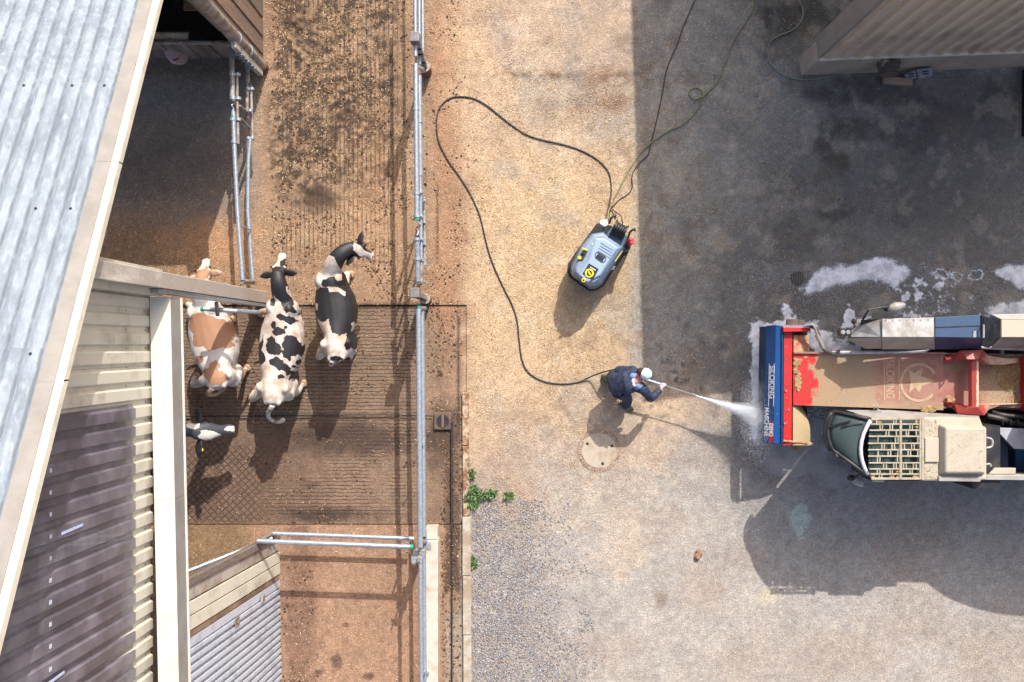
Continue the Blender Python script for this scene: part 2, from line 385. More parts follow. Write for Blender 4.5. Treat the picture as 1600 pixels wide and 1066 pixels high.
def ground_patch(name, xs, ys, z=0.0, kind='structure', hgt=None):
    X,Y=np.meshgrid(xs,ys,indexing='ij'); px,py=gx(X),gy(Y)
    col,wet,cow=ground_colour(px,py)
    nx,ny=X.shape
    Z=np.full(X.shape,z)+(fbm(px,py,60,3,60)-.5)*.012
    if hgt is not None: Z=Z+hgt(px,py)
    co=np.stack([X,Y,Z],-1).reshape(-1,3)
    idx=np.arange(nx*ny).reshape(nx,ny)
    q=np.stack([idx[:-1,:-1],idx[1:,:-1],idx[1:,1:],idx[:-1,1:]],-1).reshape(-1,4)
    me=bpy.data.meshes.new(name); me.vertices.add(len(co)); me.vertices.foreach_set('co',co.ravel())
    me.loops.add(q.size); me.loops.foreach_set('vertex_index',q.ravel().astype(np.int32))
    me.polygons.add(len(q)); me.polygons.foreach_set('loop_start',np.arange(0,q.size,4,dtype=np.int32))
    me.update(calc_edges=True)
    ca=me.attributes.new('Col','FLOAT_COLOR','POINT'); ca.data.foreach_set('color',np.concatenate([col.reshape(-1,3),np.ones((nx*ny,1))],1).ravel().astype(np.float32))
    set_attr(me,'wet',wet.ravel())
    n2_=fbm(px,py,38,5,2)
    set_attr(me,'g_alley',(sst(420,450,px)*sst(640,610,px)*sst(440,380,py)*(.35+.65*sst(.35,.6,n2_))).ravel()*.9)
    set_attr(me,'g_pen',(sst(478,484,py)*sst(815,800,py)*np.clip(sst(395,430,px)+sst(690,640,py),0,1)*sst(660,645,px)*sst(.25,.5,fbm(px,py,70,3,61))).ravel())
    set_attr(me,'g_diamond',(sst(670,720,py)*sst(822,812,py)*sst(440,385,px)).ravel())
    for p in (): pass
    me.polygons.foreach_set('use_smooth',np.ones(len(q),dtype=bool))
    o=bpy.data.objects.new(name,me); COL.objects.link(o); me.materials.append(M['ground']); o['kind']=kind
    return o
def fine(a,b,st): return np.linspace(a,b,max(2,int(round((b-a)/st))+1))
wx=lambda p:(p-800)/90; wy=lambda p:(533-p)/90
base=G().add([(-150,-150,-.12),(150,-150,-.12),(150,150,-.12),(-150,150,-.12)],[(0,1,2,3)])
o=obj('ground',base,mat('far_ground',(150,138,122),.95,0,(120,112,96),.5,.4,.6,.3,8)); o['kind']='structure'
def clumps(px,py):     # trodden muck, a few centimetres high
    f=sst(.56,.75,fbm(px,py,9,3,71))*sst(.42,.6,fbm(px,py,45,3,72))
    f=f*sst(425,460,px)*sst(650,610,px)*sst(455,380,py)
    g=blob(px,py,498,310,32,20,.4,0,.5,12,35)+blob(px,py,490,292,12,10,.4,0,.4,8,73)+blob(px,py,487,752,12,9,.4,0,.4,6,74)
    return f*.035+g*.03*(0.6+.8*fbm(px,py,6,2,75))
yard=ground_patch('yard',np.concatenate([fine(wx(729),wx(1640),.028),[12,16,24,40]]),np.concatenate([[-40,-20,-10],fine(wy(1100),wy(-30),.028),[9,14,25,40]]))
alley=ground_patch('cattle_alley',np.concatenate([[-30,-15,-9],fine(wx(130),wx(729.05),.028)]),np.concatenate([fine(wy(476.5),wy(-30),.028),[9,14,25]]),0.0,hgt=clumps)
pen=ground_patch('pen_floor',np.concatenate([[-30,-15,-9,-7],fine(wx(270),wx(729.05),.028)]),fine(wy(819),wy(477.5),.028),-.03,hgt=clumps)
run=ground_patch('lower_run_floor',np.concatenate([[-30,-15,-9,-7],fine(wx(270),wx(729.05),.028)]),np.concatenate([[-20,-10],fine(wy(1100),wy(819.5),.028)]),.02)
for a in (yard,alley,pen,run): pass
# joints, slot drain and the edge of the slab: real steps
slot=obj('slot_drain',G().box((wx(704.6),wy(1100),-.02),(wx(707),wy(660),.034)),M['dark']); slot['kind']='structure'
# kerb, stone by stone
kerbm=mat('kerb_concrete',(176,168,150),.9,0,(150,132,112),5,.4,.6,.3,70)
kerbd=mat('soiled_kerb_concrete',(182,160,134),.92,0,(120,84,60),9,.42,.58,.5,60)
kr=thing('kerb',(wx(726),wy(860),0),'low concrete kerb between the dirty gutter and the gravel, soiled above and clean below','kerb')
y=612
while y<1100:
    y2=y+ (84 if y<800 else 92); y2=min(y2,1104)
    if y<806<y2: y2=806
    xo=.0032*(y-470)*2.2
    obj('kerb_stone',G().box((wx(720.5+xo-(0 if y>=800 else -1)),wy(y2-.6),-.1),(wx(732+xo+(1.4 if y>=800 else 0)),wy(y+.6),.10 if y>=800 else .05)),kerbd if y<800 else kerbm,kr,bevel=.012)
    y=y2
# low wall under the lower fence
lw=obj('low_wall',G().box((wx(668),wy(1104),0),(wx(687),wy(838),.36)).box((wx(667),wy(837.5),0),(wx(686),wy(819),.30)),mat('pale_cast_concrete',(188,180,166),.88,0,(168,130,100),3,.5,.75,.25,70),bevel=.015,loc=(wx(677),wy(960),0))
tag(lw,'low pale concrete wall carrying the lower galvanised fence','wall')

# ---- instances merged in one mesh: straw, clods, stones
def scatter(name, N, dens, geo, mats_idx, z0=.004, label=None, cat=None, area=(150,1620,-20,1090), zfun=None, mats=None):
    """N candidates kept with probability dens(px,py); geo(rng,k)->(verts k×m×3, faces)"""
    a0,a1,b0,b1=area
    px=RNG.uniform(a0,a1,N); py=RNG.uniform(b0,b1,N); keep=RNG.random(N)<dens(px,py); px=px[keep]; py=py[keep]; k=len(px)
    V,F,sh=geo(k)
    zz=np.where(px<721,np.where(py<477,0.0,np.where(py<819,-.03,.02)),0)+z0
    V=V+np.stack([wx(px),wy(py),zz],-1)[:,None,:]
    m=V.shape[1]; f=(np.array(F)[None]+np.arange(k)[:,None,None]*m).reshape(-1,len(F[0]))
    me=bpy.data.meshes.new(name); me.vertices.add(k*m); me.vertices.foreach_set('co',V.ravel())
    me.loops.add(f.size); me.loops.foreach_set('vertex_index',f.ravel().astype(np.int32)); w=len(F[0])
    me.polygons.add(len(f)); me.polygons.foreach_set('loop_start',np.arange(0,f.size,w,dtype=np.int32)); me.update(calc_edges=True)
    set_attr(me,'shade',np.repeat(RNG.random(k),m))
    o=bpy.data.objects.new(name,me); COL.objects.link(o); me.materials.append(mats); tag(o,label,cat,kind='stuff'); return o
def rotz(k): 
    a=RNG.uniform(0,2*math.pi,k); return np.cos(a),np.sin(a)
def straw_geo(k):
    L=RNG.uniform(.006,.022,k); w=RNG.uniform(.0016,.0036,k); c,s=rotz(k); t=RNG.uniform(0,.010,k)
    def pt(u,v,z): return np.stack([u*c-v*s,u*s+v*c,z],-1)
    V=np.stack([pt(-L,-w,0*t),pt(L,-w,t),pt(L,w,t+.002),pt(-L,w,.002+0*t)],1); return V,[(0,1,2,3)],0
CUBE=np.array([(-1,-1,-.6),(1,-1,-.6),(1,1,-.6),(-1,1,-.6),(-.7,-.7,.7),(.7,-.7,.7),(.7,.7,.7),(-.7,.7,.7)])
CF=[(0,1,2),(0,2,3),(4,5,6),(4,6,7),(0,1,5),(0,5,4),(1,2,6),(1,6,5),(2,3,7),(2,7,6),(3,0,4),(3,4,7)]
def rock_geo(lo,hi,flat=.6):
    def f(k):
        s=np.exp(RNG.uniform(np.log(lo),np.log(hi),k)); V=CUBE[None]*s[:,None,None]*.5*RNG.uniform(.6,1.3,(k,8,3)); V[:,:,2]*=flat
        c,sn=rotz(k); x=V[:,:,0]*c[:,None]-V[:,:,1]*sn[:,None]; y=V[:,:,0]*sn[:,None]+V[:,:,1]*c[:,None]
        return np.stack([x,y,V[:,:,2]],-1),CF,0
    return f
def shade_mat(name,cols,rough=.9):
    m,n,b=_new(name); a=n.nodes.new('ShaderNodeAttribute'); a.attribute_name='shade'
    r=n.nodes.new('ShaderNodeValToRGB'); e=r.color_ramp.elements
    for i,cc in enumerate(cols):
        p=i/(len(cols)-1)
        if i==0: e[0].position=0; e[0].color=lin(cc)+(1,)
        elif i==len(cols)-1: e[-1].position=1; e[-1].color=lin(cc)+(1,)
        else: q=e.new(p); q.color=lin(cc)+(1,)
    n.links.new(a.outputs['Fac'],r.inputs[0]); n.links.new(r.outputs[0],b.inputs['Base Color']); b.inputs['Roughness'].default_value=rough; return m
def d_straw(x,y):
    n=fbm(x,y,45,4,80); big=fbm(x,y,130,3,81)
    yard=(x>735)*(np.clip(blob(x,y,860,380,170,330,.9,0,.5,60,82)*1.1,0,1)*.75+.10)*(.3+1.2*sst(.35,.65,n))
    yard=yard*np.where((y<108)&(x>780),.3,1)+ (x>735)*(x<830)*(y<330)*.45*sst(.35,.6,n)
    yard=yard+(x>1000)*(x<1250)*(y<560)*.13*sst(.4,.6,big)*2
    yard=yard*np.where((x>1250)|(y>780),.35,1)
    al=(x<722)*(y<476)*(.22+.7*sst(.4,.65,n))*np.where(x<400,.4+.9*(y>350),1)
    pe=(x<722)*(y>=476)*(.04+.14*sst(.5,.7,n))
    rn=(x<722)*(y>819)*.12
    return np.clip(yard+al+pe+rn,0,1)
scatter('scattered_straw',130000,d_straw,straw_geo,0,.006,'pale chopped straw scattered over yard and cattle alley','straw',mats=shade_mat('straw',[(140,106,70),(178,142,98),(206,176,130),(222,202,164)]))
def d_clod(x,y):
    n=fbm(x,y,40,4,90)
    al=(x>425)*(x<722)*(y<470)*sst(.36,.56,n)*sst(740,600,x+n*60)*1.0
    e=(x>672)*(x<722)*(y<640)*sst(.5,.65,n)*.4
    pe=(x>285)*(x<720)*(y>470)*(y<820)*sst(.52,.68,n)*.5
    ju=(x>690)*(x<722)*(y>640)*.8
    j=np.exp(-((y-120)/7)**2)*(x>770)*(x<1250)*.7*sst(.4,.6,n)+blob(x,y,940,145,55,30,.6,0,.7,20,9)*.5
    ru=(x>440)*(x<500)*(y>880)*.4*sst(.4,.6,n)
    return np.clip(al+e+pe+ju+ru,0,1)
scatter('muck_clods',60000,d_clod,rock_geo(.010,.040,.45),0,.006,'brown trodden clods of muck along the cattle alley','muck',area=(270,1250,-20,1090),mats=shade_mat('muck',[(44,32,25),(72,52,38),(104,76,56),(140,104,76)]))
def d_crumb(x,y):
    n=fbm(x,y,40,4,90); e=(x>=722)*(x<775)*(y<640)*sst(.45,.65,n)*.6
    j=np.exp(-((y-120)/7)**2)*(x>770)*(x<1250)*.7*sst(.4,.6,n)+blob(x,y,940,145,55,30,.6,0,.7,20,9)*.5
    return np.clip(e+j,0,1)
scatter('dirt_crumbs',14000,d_crumb,rock_geo(.008,.028,.45),0,.004,'brown crumbs of dirt by the fence and along the slab joint','dirt',area=(700,1260,-20,660),mats=shade_mat('dirt',[(84,62,46),(120,90,66),(150,116,86),(172,138,104)]))
def d_grav(x,y):
    f=(x>738)*(y>780)*(blob(x,y,765,1010,85,230,1.0,0,.8,30,95))
    return np.clip(f*.62*(.5+sst(.35,.6,fbm(x,y,18,3,97))),0,1)
scatter('gravel_strip',52000,d_grav,rock_geo(.008,.030,.55),0,.005,'blue grey gravel strip along the clean kerb','gravel',area=(736,960,770,1090),mats=shade_mat('gravel',[(84,86,92),(112,114,120),(138,140,146),(156,138,120),(112,98,86),(168,168,170)]))
def d_peb(x,y):
    return np.clip((x>760)*(y>700)*.25*sst(.35,.7,fbm(x,y,70,3,96))+(x>1000)*.04,0,1)
scatter('loose_grit',16000,d_peb,rock_geo(.006,.022,.6),0,.004,'loose grit strewn over the lower yard','grit',area=(740,1620,-20,1090),mats=shade_mat('grit',[(110,98,88),(150,138,126),(190,182,170),(120,90,70)]))

# ---- foam and standing water
m,n,b=_new('soapy_foam'); tc=n.nodes.new('ShaderNodeTexCoord').outputs['Object']
fa=n.nodes.new('ShaderNodeAttribute'); fa.attribute_name='foam'
t=_noise(n,38,6,.7,tc); t2=_noise(n,6,5,.6,tc)
f=mth  # reuse
def mth2(op,a,bb):
    x=n.nodes.new('ShaderNodeMath'); x.operation=op
    for i,v in enumerate((a,bb)):
        if isinstance(v,(int,float)): x.inputs[i].default_value=v
        else: n.links.new(v,x.inputs[i])
    return x.outputs[0]
tf=_noise(n,120,4,.75,tc); ff=mth2('ADD',mth2('ADD',fa.outputs['Fac'],mth2('MULTIPLY',mth2('SUBTRACT',t.outputs[0],.5),1.3)),mth2('MULTIPLY',mth2('SUBTRACT',tf.outputs[0],.5),.7))
cr=_ramp(n,ff,.10,.55,lin((196,203,208))+(1,),lin((250,250,252))+(1,))
n.links.new(cr.outputs[0],b.inputs['Base Color']); b.inputs['Roughness'].default_value=.25
al_=_ramp(n,ff,-.02+.02,.42); st_=_noise(n,5,7,.7,tc); wp_=_ramp(n,st_.outputs[0],.38,.56,(.62,.62,.62,1),(1,1,1,1)); n.links.new(mth2('MULTIPLY',al_.outputs[0],wp_.outputs[0]),b.inputs['Alpha'])
_bump(n,t.outputs[0],b,.5,.01); M['foam']=m
def poly_sd(px,py,poly):
    """approximate signed distance (positive inside) to a polygon"""
    d=np.full(px.shape,1e9); ins=np.zeros(px.shape,bool); n_=len(poly)
    for i in range(n_):
        x1,y1=poly[i]; x2,y2=poly[(i+1)%n_]; ex,ey=x2-x1,y2-y1
        t_=np.clip(((px-x1)*ex+(py-y1)*ey)/(ex*ex+ey*ey+1e-9),0,1)
        d=np.minimum(d,np.hypot(px-x1-t_*ex,py-y1-t_*ey))
        if y1!=y2: ins^=((y1>py)!=(y2>py))&(px<(x2-x1)*(py-y1)/(y2-y1)+x1)
    return np.where(ins,d,-d)
def foam_sheet(name, area, field, z, m, label, cat, kind=None, step=.016):
    a0,a1,b0,b1=area; xs=fine(wx(a0),wx(a1),step); ys=fine(wy(b1),wy(b0),step)
    X,Y=np.meshgrid(xs,ys,indexing='ij'); px,py=gx(X),gy(Y); F=field(px,py)
    Z=z+np.clip(F,0,1)*.008+(fbm(px,py,8,3,101)-.5)*.003
    idx=np.arange(X.size).reshape(X.shape); Fc=np.maximum(np.maximum(F[:-1,:-1],F[1:,:-1]),np.maximum(F[1:,1:],F[:-1,1:]))
    q=np.stack([idx[:-1,:-1],idx[1:,:-1],idx[1:,1:],idx[:-1,1:]],-1)[Fc>-.32]
    used,inv=np.unique(q,return_inverse=True); co=np.stack([X,Y,Z],-1).reshape(-1,3)[used]; q=inv.reshape(-1,4)
    me=bpy.data.meshes.new(name); me.vertices.add(len(co)); me.vertices.foreach_set('co',co.ravel())
    me.loops.add(q.size); me.loops.foreach_set('vertex_index',q.ravel().astype(np.int32))
    me.polygons.add(len(q)); me.polygons.foreach_set('loop_start',np.arange(0,q.size,4,dtype=np.int32)); me.update(calc_edges=True)
    me.polygons.foreach_set('use_smooth',np.ones(len(q),dtype=bool))
    set_attr(me,'foam',F.ravel()[used]); o=bpy.data.objects.new(name,me); COL.objects.link(o); me.materials.append(m); tag(o,label,cat,kind=kind); return o
pud1=[(1243,452),(1266,428),(1288,416),(1330,411),(1345,402),(1372,398),(1400,406),(1428,424),(1414,440),(1397,453),(1372,443),(1330,446),(1292,456),(1262,463)]
pud2=[(1543,424),(1580,412),(1640,400),(1640,475),(1600,462),(1568,440)]
def f_pud(poly,seed,thick=14.):
    def f(px,py):
        w=(fbm(px,py,14,4,seed)-.5)*14
        d=poly_sd(px,py,poly)+w
        return np.clip(d/thick,-.5,.95)*(.6+.6*fbm(px,py,40,3,seed+1))
    return f
foam_sheet('foam_puddle',(1225,1445,385,475),f_pud(pud1,110),.012,M['foam'],None,None,'structure')
foam_sheet('foam_puddle',(1530,1640,390,490),f_pud(pud2,112),.012,M['foam'],None,None,'structure')
band=[(1170,505),(1185,498),(1210,500),(1219,494),(1217,474),(1226,467),(1238,474),(1238,492),(1252,500),(1262,512),(1262,690),(1205,694),(1198,682),(1176,688),(1169,672),(1171,610),(1172,560)]
def f_foam(px,py):
    n_=fbm(px,py,9,4,120)
    d=(poly_sd(px,py,band)+(n_-.5)*14)/7
    d=d-.45*sst(1176,1190,px)*sst(.42,.6,fbm(px,py,22,3,121))*sst(640,600,py)
    p=np.maximum(blob(px,py,1275,530,42,20,.5,.2,.8,14,122)-.35,blob(px,py,1330,545,60,10,.5,.05,.8,14,126)-.35)
    p=np.maximum(p,blob(px,py,1325,497,9,16,.4,.2,.8,9,123)-.3)
    p=np.maximum(p,(blob(px,py,1446,468,55,34,.8,.1,1.1,16,124)-.30)*sst(.45,.62,fbm(px,py,7,3,125))*.9)
    p=np.maximum(p,(blob(px,py,1585,482,40,16,.8,-.3,1.0,14,127)-.25)*.8)
    p=np.maximum(p,blob(px,py,1345,505,26,12,.6,.2,1.0,9,130)-.45)
    p=np.maximum(p,blob(px,py,1290,660,34,40,.6,.2,.8,22,128)*.35-.12)
    for (cx,cy,r_) in ((1468,428,12),(1495,432,8),(1525,430,12)):
        rr_=np.hypot((px-cx)/1.5,py-cy)+(fbm(px,py,6,3,129)-.5)*10
        p=np.maximum(p,(.5-np.abs(rr_-r_*.7)/3.2))
    return np.clip(np.maximum(d,p),-.5,.95)
foam_sheet('washing_foam',(1155,1640,410,720),f_foam,.014,M['foam'],'white soapy foam lying round the red and blue cutter head','foam','stuff')
# ================================================================ LEFT BARN
def VZ(y): return 4.55+(4.18-y)*.513          # height of the verge over y
barn=thing('barn',P(412,475,0),'gabled cattle barn with grey corrugated roof and cream ribbed gable wall','barn')
SL=math.atan(.513); cS,sS=math.cos(SL),math.sin(SL)
m,n,b=_new('fibre_cement_roofing'); tc=n.nodes.new('ShaderNodeTexCoord').outputs['Object']
mp=n.nodes.new('ShaderNodeMapping'); mp.inputs['Scale'].default_value=(1,.35,1); n.links.new(tc,mp.inputs['Vector'])
oi=n.nodes.new('ShaderNodeObjectInfo'); va=n.nodes.new('ShaderNodeVectorMath'); va.operation='ADD'; n.links.new(mp.outputs[0],va.inputs[0])
cx=n.nodes.new('ShaderNodeCombineXYZ'); mu=n.nodes.new('ShaderNodeMath'); mu.operation='MULTIPLY'; mu.inputs[1].default_value=40; n.links.new(oi.outputs['Random'],mu.inputs[0]); n.links.new(mu.outputs[0],cx.inputs[0]); n.links.new(mu.outputs[0],cx.inputs[1]); n.links.new(cx.outputs[0],va.inputs[1])
t1=_noise(n,3.2,8,.7,va.outputs[0]); t2=_noise(n,55,5,.7,va.outputs[0]); t3=_noise(n,14,6,.6,va.outputs[0])
c=_mix(n,_ramp(n,t1.outputs[0],.42,.62).outputs[0],lin((136,145,152)),lin((112,120,128)))
c=_mix(n,_ramp(n,t3.outputs[0],.50,.70,(0,0,0,1),(.75,.75,.75,1)).outputs[0],c,lin((156,165,171)))
c=_mix(n,1.0,c,_ramp(n,t2.outputs[0],.3,.7,(.86,.86,.86,1),(1.1,1.1,1.1,1)).outputs[0],'MULTIPLY')
sx_=n.nodes.new('ShaderNodeSeparateXYZ'); n.links.new(tc,sx_.inputs[0])
def _m(op,a,v=None):
    q=n.nodes.new('ShaderNodeMath'); q.operation=op; n.links.new(a,q.inputs[0])
    if v is not None:
        if isinstance(v,(int,float)): q.inputs[1].default_value=v
        else: n.links.new(v,q.inputs[1])
    return q.outputs[0]
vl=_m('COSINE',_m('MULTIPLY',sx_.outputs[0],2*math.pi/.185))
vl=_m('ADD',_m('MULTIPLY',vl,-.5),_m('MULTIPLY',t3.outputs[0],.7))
c=_mix(n,_ramp(n,vl,.68,.88,(0,0,0,1),(.8,.8,.8,1)).outputs[0],c,lin((84,88,94)))  # valleys darkened: dirt, and the waves' shading put into the colour
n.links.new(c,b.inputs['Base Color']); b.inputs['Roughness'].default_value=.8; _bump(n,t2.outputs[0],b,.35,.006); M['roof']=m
WAVE=.185; NW=5; SW=WAVE*NW; SLEN=3.56; EXP=3.44
def roof_sheet_mesh():
    g=G(); nseg=NW*12; xs=[i*SW*.998/nseg for i in range(nseg+1)]
    def prof(x): 
        return .015*math.cos(2*math.pi*x/WAVE)
    for yy,z in ((0,0),(SLEN,0)):
        for x in xs: g.v.append((x,yy,prof(x)))
    for yy in (0,SLEN):
        for x in xs: g.v.append((x,yy,prof(x)-.008))
    k=len(xs)
    for i in range(k-1):
        g.f.append((i,i+1,k+i+1,k+i)); g.f.append((2*k+i,3*k+i,3*k+i+1,2*k+i+1)); g.f.append((i,2*k+i,2*k+i+1,i+1)); g.f.append((k+i,k+i+1,3*k+i+1,3*k+i))
    return mesh_of('roof_sheet',g)
rsm=roof_sheet_mesh(); first=True
sg=G().disc((0,0,0),.015,0,.006,10).disc((0,0,0),.008,.006,.014,6); scm=mesh_of('roof_screw',sg); scm.materials.append(mat('dull_screw_metal',(70,72,78),.5,.6,bump=0))
x_edge=-4.50
rsm.materials.append(M['roof'])
for p in rsm.polygons: p.use_smooth=True
rsm.set_sharp_from_angle(angle=math.radians(40))
y_eave=4.30
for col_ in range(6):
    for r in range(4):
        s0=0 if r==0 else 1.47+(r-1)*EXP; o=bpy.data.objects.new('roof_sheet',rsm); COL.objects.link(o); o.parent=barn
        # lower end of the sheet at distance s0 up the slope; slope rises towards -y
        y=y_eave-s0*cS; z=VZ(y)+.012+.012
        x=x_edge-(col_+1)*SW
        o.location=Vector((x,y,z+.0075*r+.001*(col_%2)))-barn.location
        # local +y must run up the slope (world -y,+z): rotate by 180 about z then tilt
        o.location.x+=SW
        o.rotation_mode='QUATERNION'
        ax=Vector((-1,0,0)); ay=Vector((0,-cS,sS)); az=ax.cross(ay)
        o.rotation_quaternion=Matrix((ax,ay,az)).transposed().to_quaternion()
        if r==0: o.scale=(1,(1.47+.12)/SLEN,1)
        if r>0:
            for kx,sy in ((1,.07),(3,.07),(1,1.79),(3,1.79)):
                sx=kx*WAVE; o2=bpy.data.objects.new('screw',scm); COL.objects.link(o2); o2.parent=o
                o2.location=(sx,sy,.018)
# verge flashing
def vq(xa,xb,ya,yb,dza,dzb,g,th=.02):
    g.slab([(xa,ya,VZ(ya)+dza),(xb,ya,VZ(ya)+dzb),(xb,yb,VZ(yb)+dzb),(xa,yb,VZ(yb)+dza)],(0,0,-th))
yA,yB=4.32,-5.1
for k in range(4):
    a=yA-(yA-yB)*k/4+(.0 if k==0 else .015); c_=yA-(yA-yB)*(k+1)/4
    g=G(); vq(-4.54,-4.385,a,c_,.075-.003*k,.055-.003*k,g); obj('verge_flashing',g,M['greyface'],barn)
    g=G(); vq(-4.383,-4.338,a,c_,.05-.003*k,-.02-.003*k,g); obj('verge_trim',g,M['cream_hi'],barn)
    g=G(); g.slab([(-4.335,a,VZ(a)-.024),(-4.335,a,VZ(a)-.12),(-4.335,c_,VZ(c_)-.12),(-4.335,c_,VZ(c_)-.024)],(-.02,0,0)); obj('fascia_board',g,M['cream'],barn)
# far slope of the roof and rear parts out of view
g=G().slab([(-10.2,-5.0,VZ(-4.95)),(x_edge+.2,-5.0,VZ(-4.95)),(x_edge+.2,-13,VZ(-4.95)-4.1),(-10.2,-13,VZ(-4.95)-4.1)],(0,0,-.06)); obj('rear_roof_slope',g,M['roof'],barn)
# purlins under the roof
for yy in (4.1,2.8,1.5,.2,-1.1,-2.4,-3.7):
    obj('purlin',G().box((-10,yy-.04,VZ(yy)-.26),(-4.5,yy+.04,VZ(yy)-.1)),M['timber'],barn)
# ---- cladding of the gable: ribbed cream sheets
XC=-4.68; Z0=3.96
def lean(y,z): return y+.055*max(0,z-4.1)*min(1,max(0,-y/3.2))
def ribbed(y0,y1,z0,ztop,x,ribs,name,m,dx=.0,hgt=.035,top_fr=.62):
    """trapezoid-ribbed sheet between y0>y1, standing on z0"""
    pr=[]; w=(y0-y1)/ribs
    for i in range(ribs):
        yy=y0-i*w
        pr+=[(yy,0),(yy-w*.14,0),(yy-w*.24,hgt),(yy-w*.76,hgt),(yy-w*.86,0)]
    pr.append((y1,0)); g=G()
    for (yy,d) in pr:
        zt=ztop(yy); 
        for z in (z0,zt): g.v.append((x+d+dx,lean(yy,z),z))
    for i in range(len(pr)-1): g.f.append((2*i,2*i+1,2*i+3,2*i+2)[::-1])
    o=obj(name,g,m,barn); so_=o.modifiers.new('thickness','SOLIDIFY'); so_.thickness=.004; so_.offset=-1
    return o
m_clad=mat('cream_ribbed_cladding',(204,196,176),.5,0,(158,148,134),2.0,.5,.75,.05,120,fine=.06)
y=.60; k=0
while y>-7.6:
    y1=y-.92
    ribbed(y-.002,y1+.002,Z0,lambda yy: VZ(yy)-.12,XC,4,'cladding_sheet',m_clad); 
    for r in range(8):
        pass
    y=y1
# screws at the foot of the cladding
g=G()
for i in range(0,34):
    yy=.60-.23*i-.0
    for zz in (4.12,4.68):
        g.box((XC+.001,yy-.008,zz-.008),(XC+.008,yy+.008,zz+.008))
obj('cladding_screws',g,M['dark'],barn,kind='stuff')
# brown translucent sheets over the upper cladding
m,n,b=_new('brown_translucent_sheet'); tc=n.nodes.new('ShaderNodeTexCoord').outputs['Object']
t=_noise(n,2.2,7,.6,tc); t2=_noise(n,40,4,.6,tc)
c=_mix(n,_ramp(n,t.outputs[0],.4,.66).outputs[0],lin((84,80,88)),lin((124,118,128)))  # darker and lighter violet put the sheets' shade and lit bits into the colour
n.links.new(c,b.inputs['Base Color']); b.inputs['Roughness'].default_value=.28; b.inputs['Coat Weight'].default_value=.3; _bump(n,t2.outputs[0],b,.08,.003); M['brown_sheet']=m
y=-.78
while y>-6.4:
    ribbed(y-.002,y-.92+.002,4.52,lambda yy: VZ(yy)-.14,XC,4,'translucent_sheet',M['brown_sheet'],.012,.037); y-=.92
# pale overlap lip of the brown sheets, and the row of washers on the purlin behind
g=G()
for i in range(28):
    yy=-.78-.23*i-.115
    if yy<-6.3: break
    z=6.55
    if z<VZ(yy)-.2:
        obj('washer',G().box((XC+.05,lean(yy,z)-.02,z-.02),(XC+.058,lean(yy,z)+.02,z+.02)),mat('pale_washer',(196,200,214),.5,0,bump=0) if 'washer' not in M else M['washer'],barn); 
M['washer']=M['galv']
for (yy,z) in ((-2.05,6.1),(-3.55,6.5)):
    obj('highlight_strip',G().box((XC+.052,lean(yy,z)-.013,z-.22),(XC+.06,lean(yy,z)+.013,z+.22)),mat('pale_highlight_strip',(188,196,230),.4,0,bump=0),barn)  # pale bars stand in for highlights on the sheets
# vertical pale line of the purlin showing through
g=G()
yy=-2.2
while yy>-5.6:
    g.box((XC+.004,lean(yy,6.55)-.05,6.52),(XC+.0145,lean(yy,6.55)+.05,6.58)); yy-=.23
# ---- corner post and lintel
cp=G()
A0=P(418,455,.02); 
def vpt(px,py,z):  # ground pixel raised vertically
    p=P(px,py,0); return Vector((p.x,p.y,z))
g=G().box((-4.36,.66,0),(-4.26,.90,7.2)); 
ZT=VZ(.9)-.1
g=G().hexa([vpt(408,454,-.05),vpt(417,456,-.05),vpt(417,474,-.05),vpt(408,474,-.05)][::-1],[Vector((-4.50,.885,ZT)),Vector((-4.40,.865,ZT)),Vector((-4.40,.66,ZT+.05)),Vector((-4.50,.66,ZT+.05))][::-1])
obj('corner_post',g,mat('dusty_post_board',(168,156,144),.85,0,(214,206,192),1.6,.5,.7,.3,60,stretch=(1,1,.4)),barn,bevel=.008)
g=G().hexa([vpt(404,475.5,-.05),vpt(418,475.5,-.05),vpt(418,480,-.05),vpt(404,480,-.05)][::-1],[Vector((-4.50,.645,4.4)),Vector((-4.39,.645,4.4)),Vector((-4.39,.60,4.4)),Vector((-4.50,.60,4.4))][::-1])
obj('post_flange',g,M['galv'],barn)
g=G().box((-4.72,.58,4.0),(-4.50,.92,ZT-.05)); obj('corner_flashing',g,m_clad,barn)
# door track box along the foot of the cladding
def ra(px0,px1,py0,py1,za,zb,n_=4,gap=0,name='door_track_cover',m=None):
    for k in range(n_):
        t0,t1=k/n_,(k+1)/n_
        def q(px,t,z):
            a=P(px,py0,z); b_=P(px+ (px1-px0),py1,z); return a.lerp(b_,t)
        yield t0,t1
Lt=P(237,430,4.30); 
for k in range(3):
    y0=.565-k*2.6; y1=y0-2.6+.004; dx0=-.014*(.565-y0)*-1; 
    def X(px,h,yy): return (px-800)*(CAM_H-h)/FPX + (.565-yy)*.022
    top=[(X(234,4.08,y0),y0,4.08),(X(266,4.0,y0),y0,4.0),(X(266,4.0,y1),y1,4.0),(X(234,4.08,y1),y1,4.08)]
    g=G().slab(top,(0,0,-.03)); 
    obj('door_track_cover',g,M['cream_hi'],barn)
    xf=X(266,4.0,y0); xg=X(266,4.0,y1)
    g=G().slab([(xf+.002,y0,3.996),(xg+.002,y1,3.996),(xg+.022,y1,3.72),(xf+.022,y0,3.72)],(-.02,0,0)); obj('track_face',g,M['greyface'],barn)
    g=G().slab([(xf+.024,y0,3.718),(xg+.024,y1,3.718),(xg+.044,y1,3.705),(xf+.044,y0,3.705)],(0,0,-.02)); obj('track_lip',g,M['cream_hi'],barn)
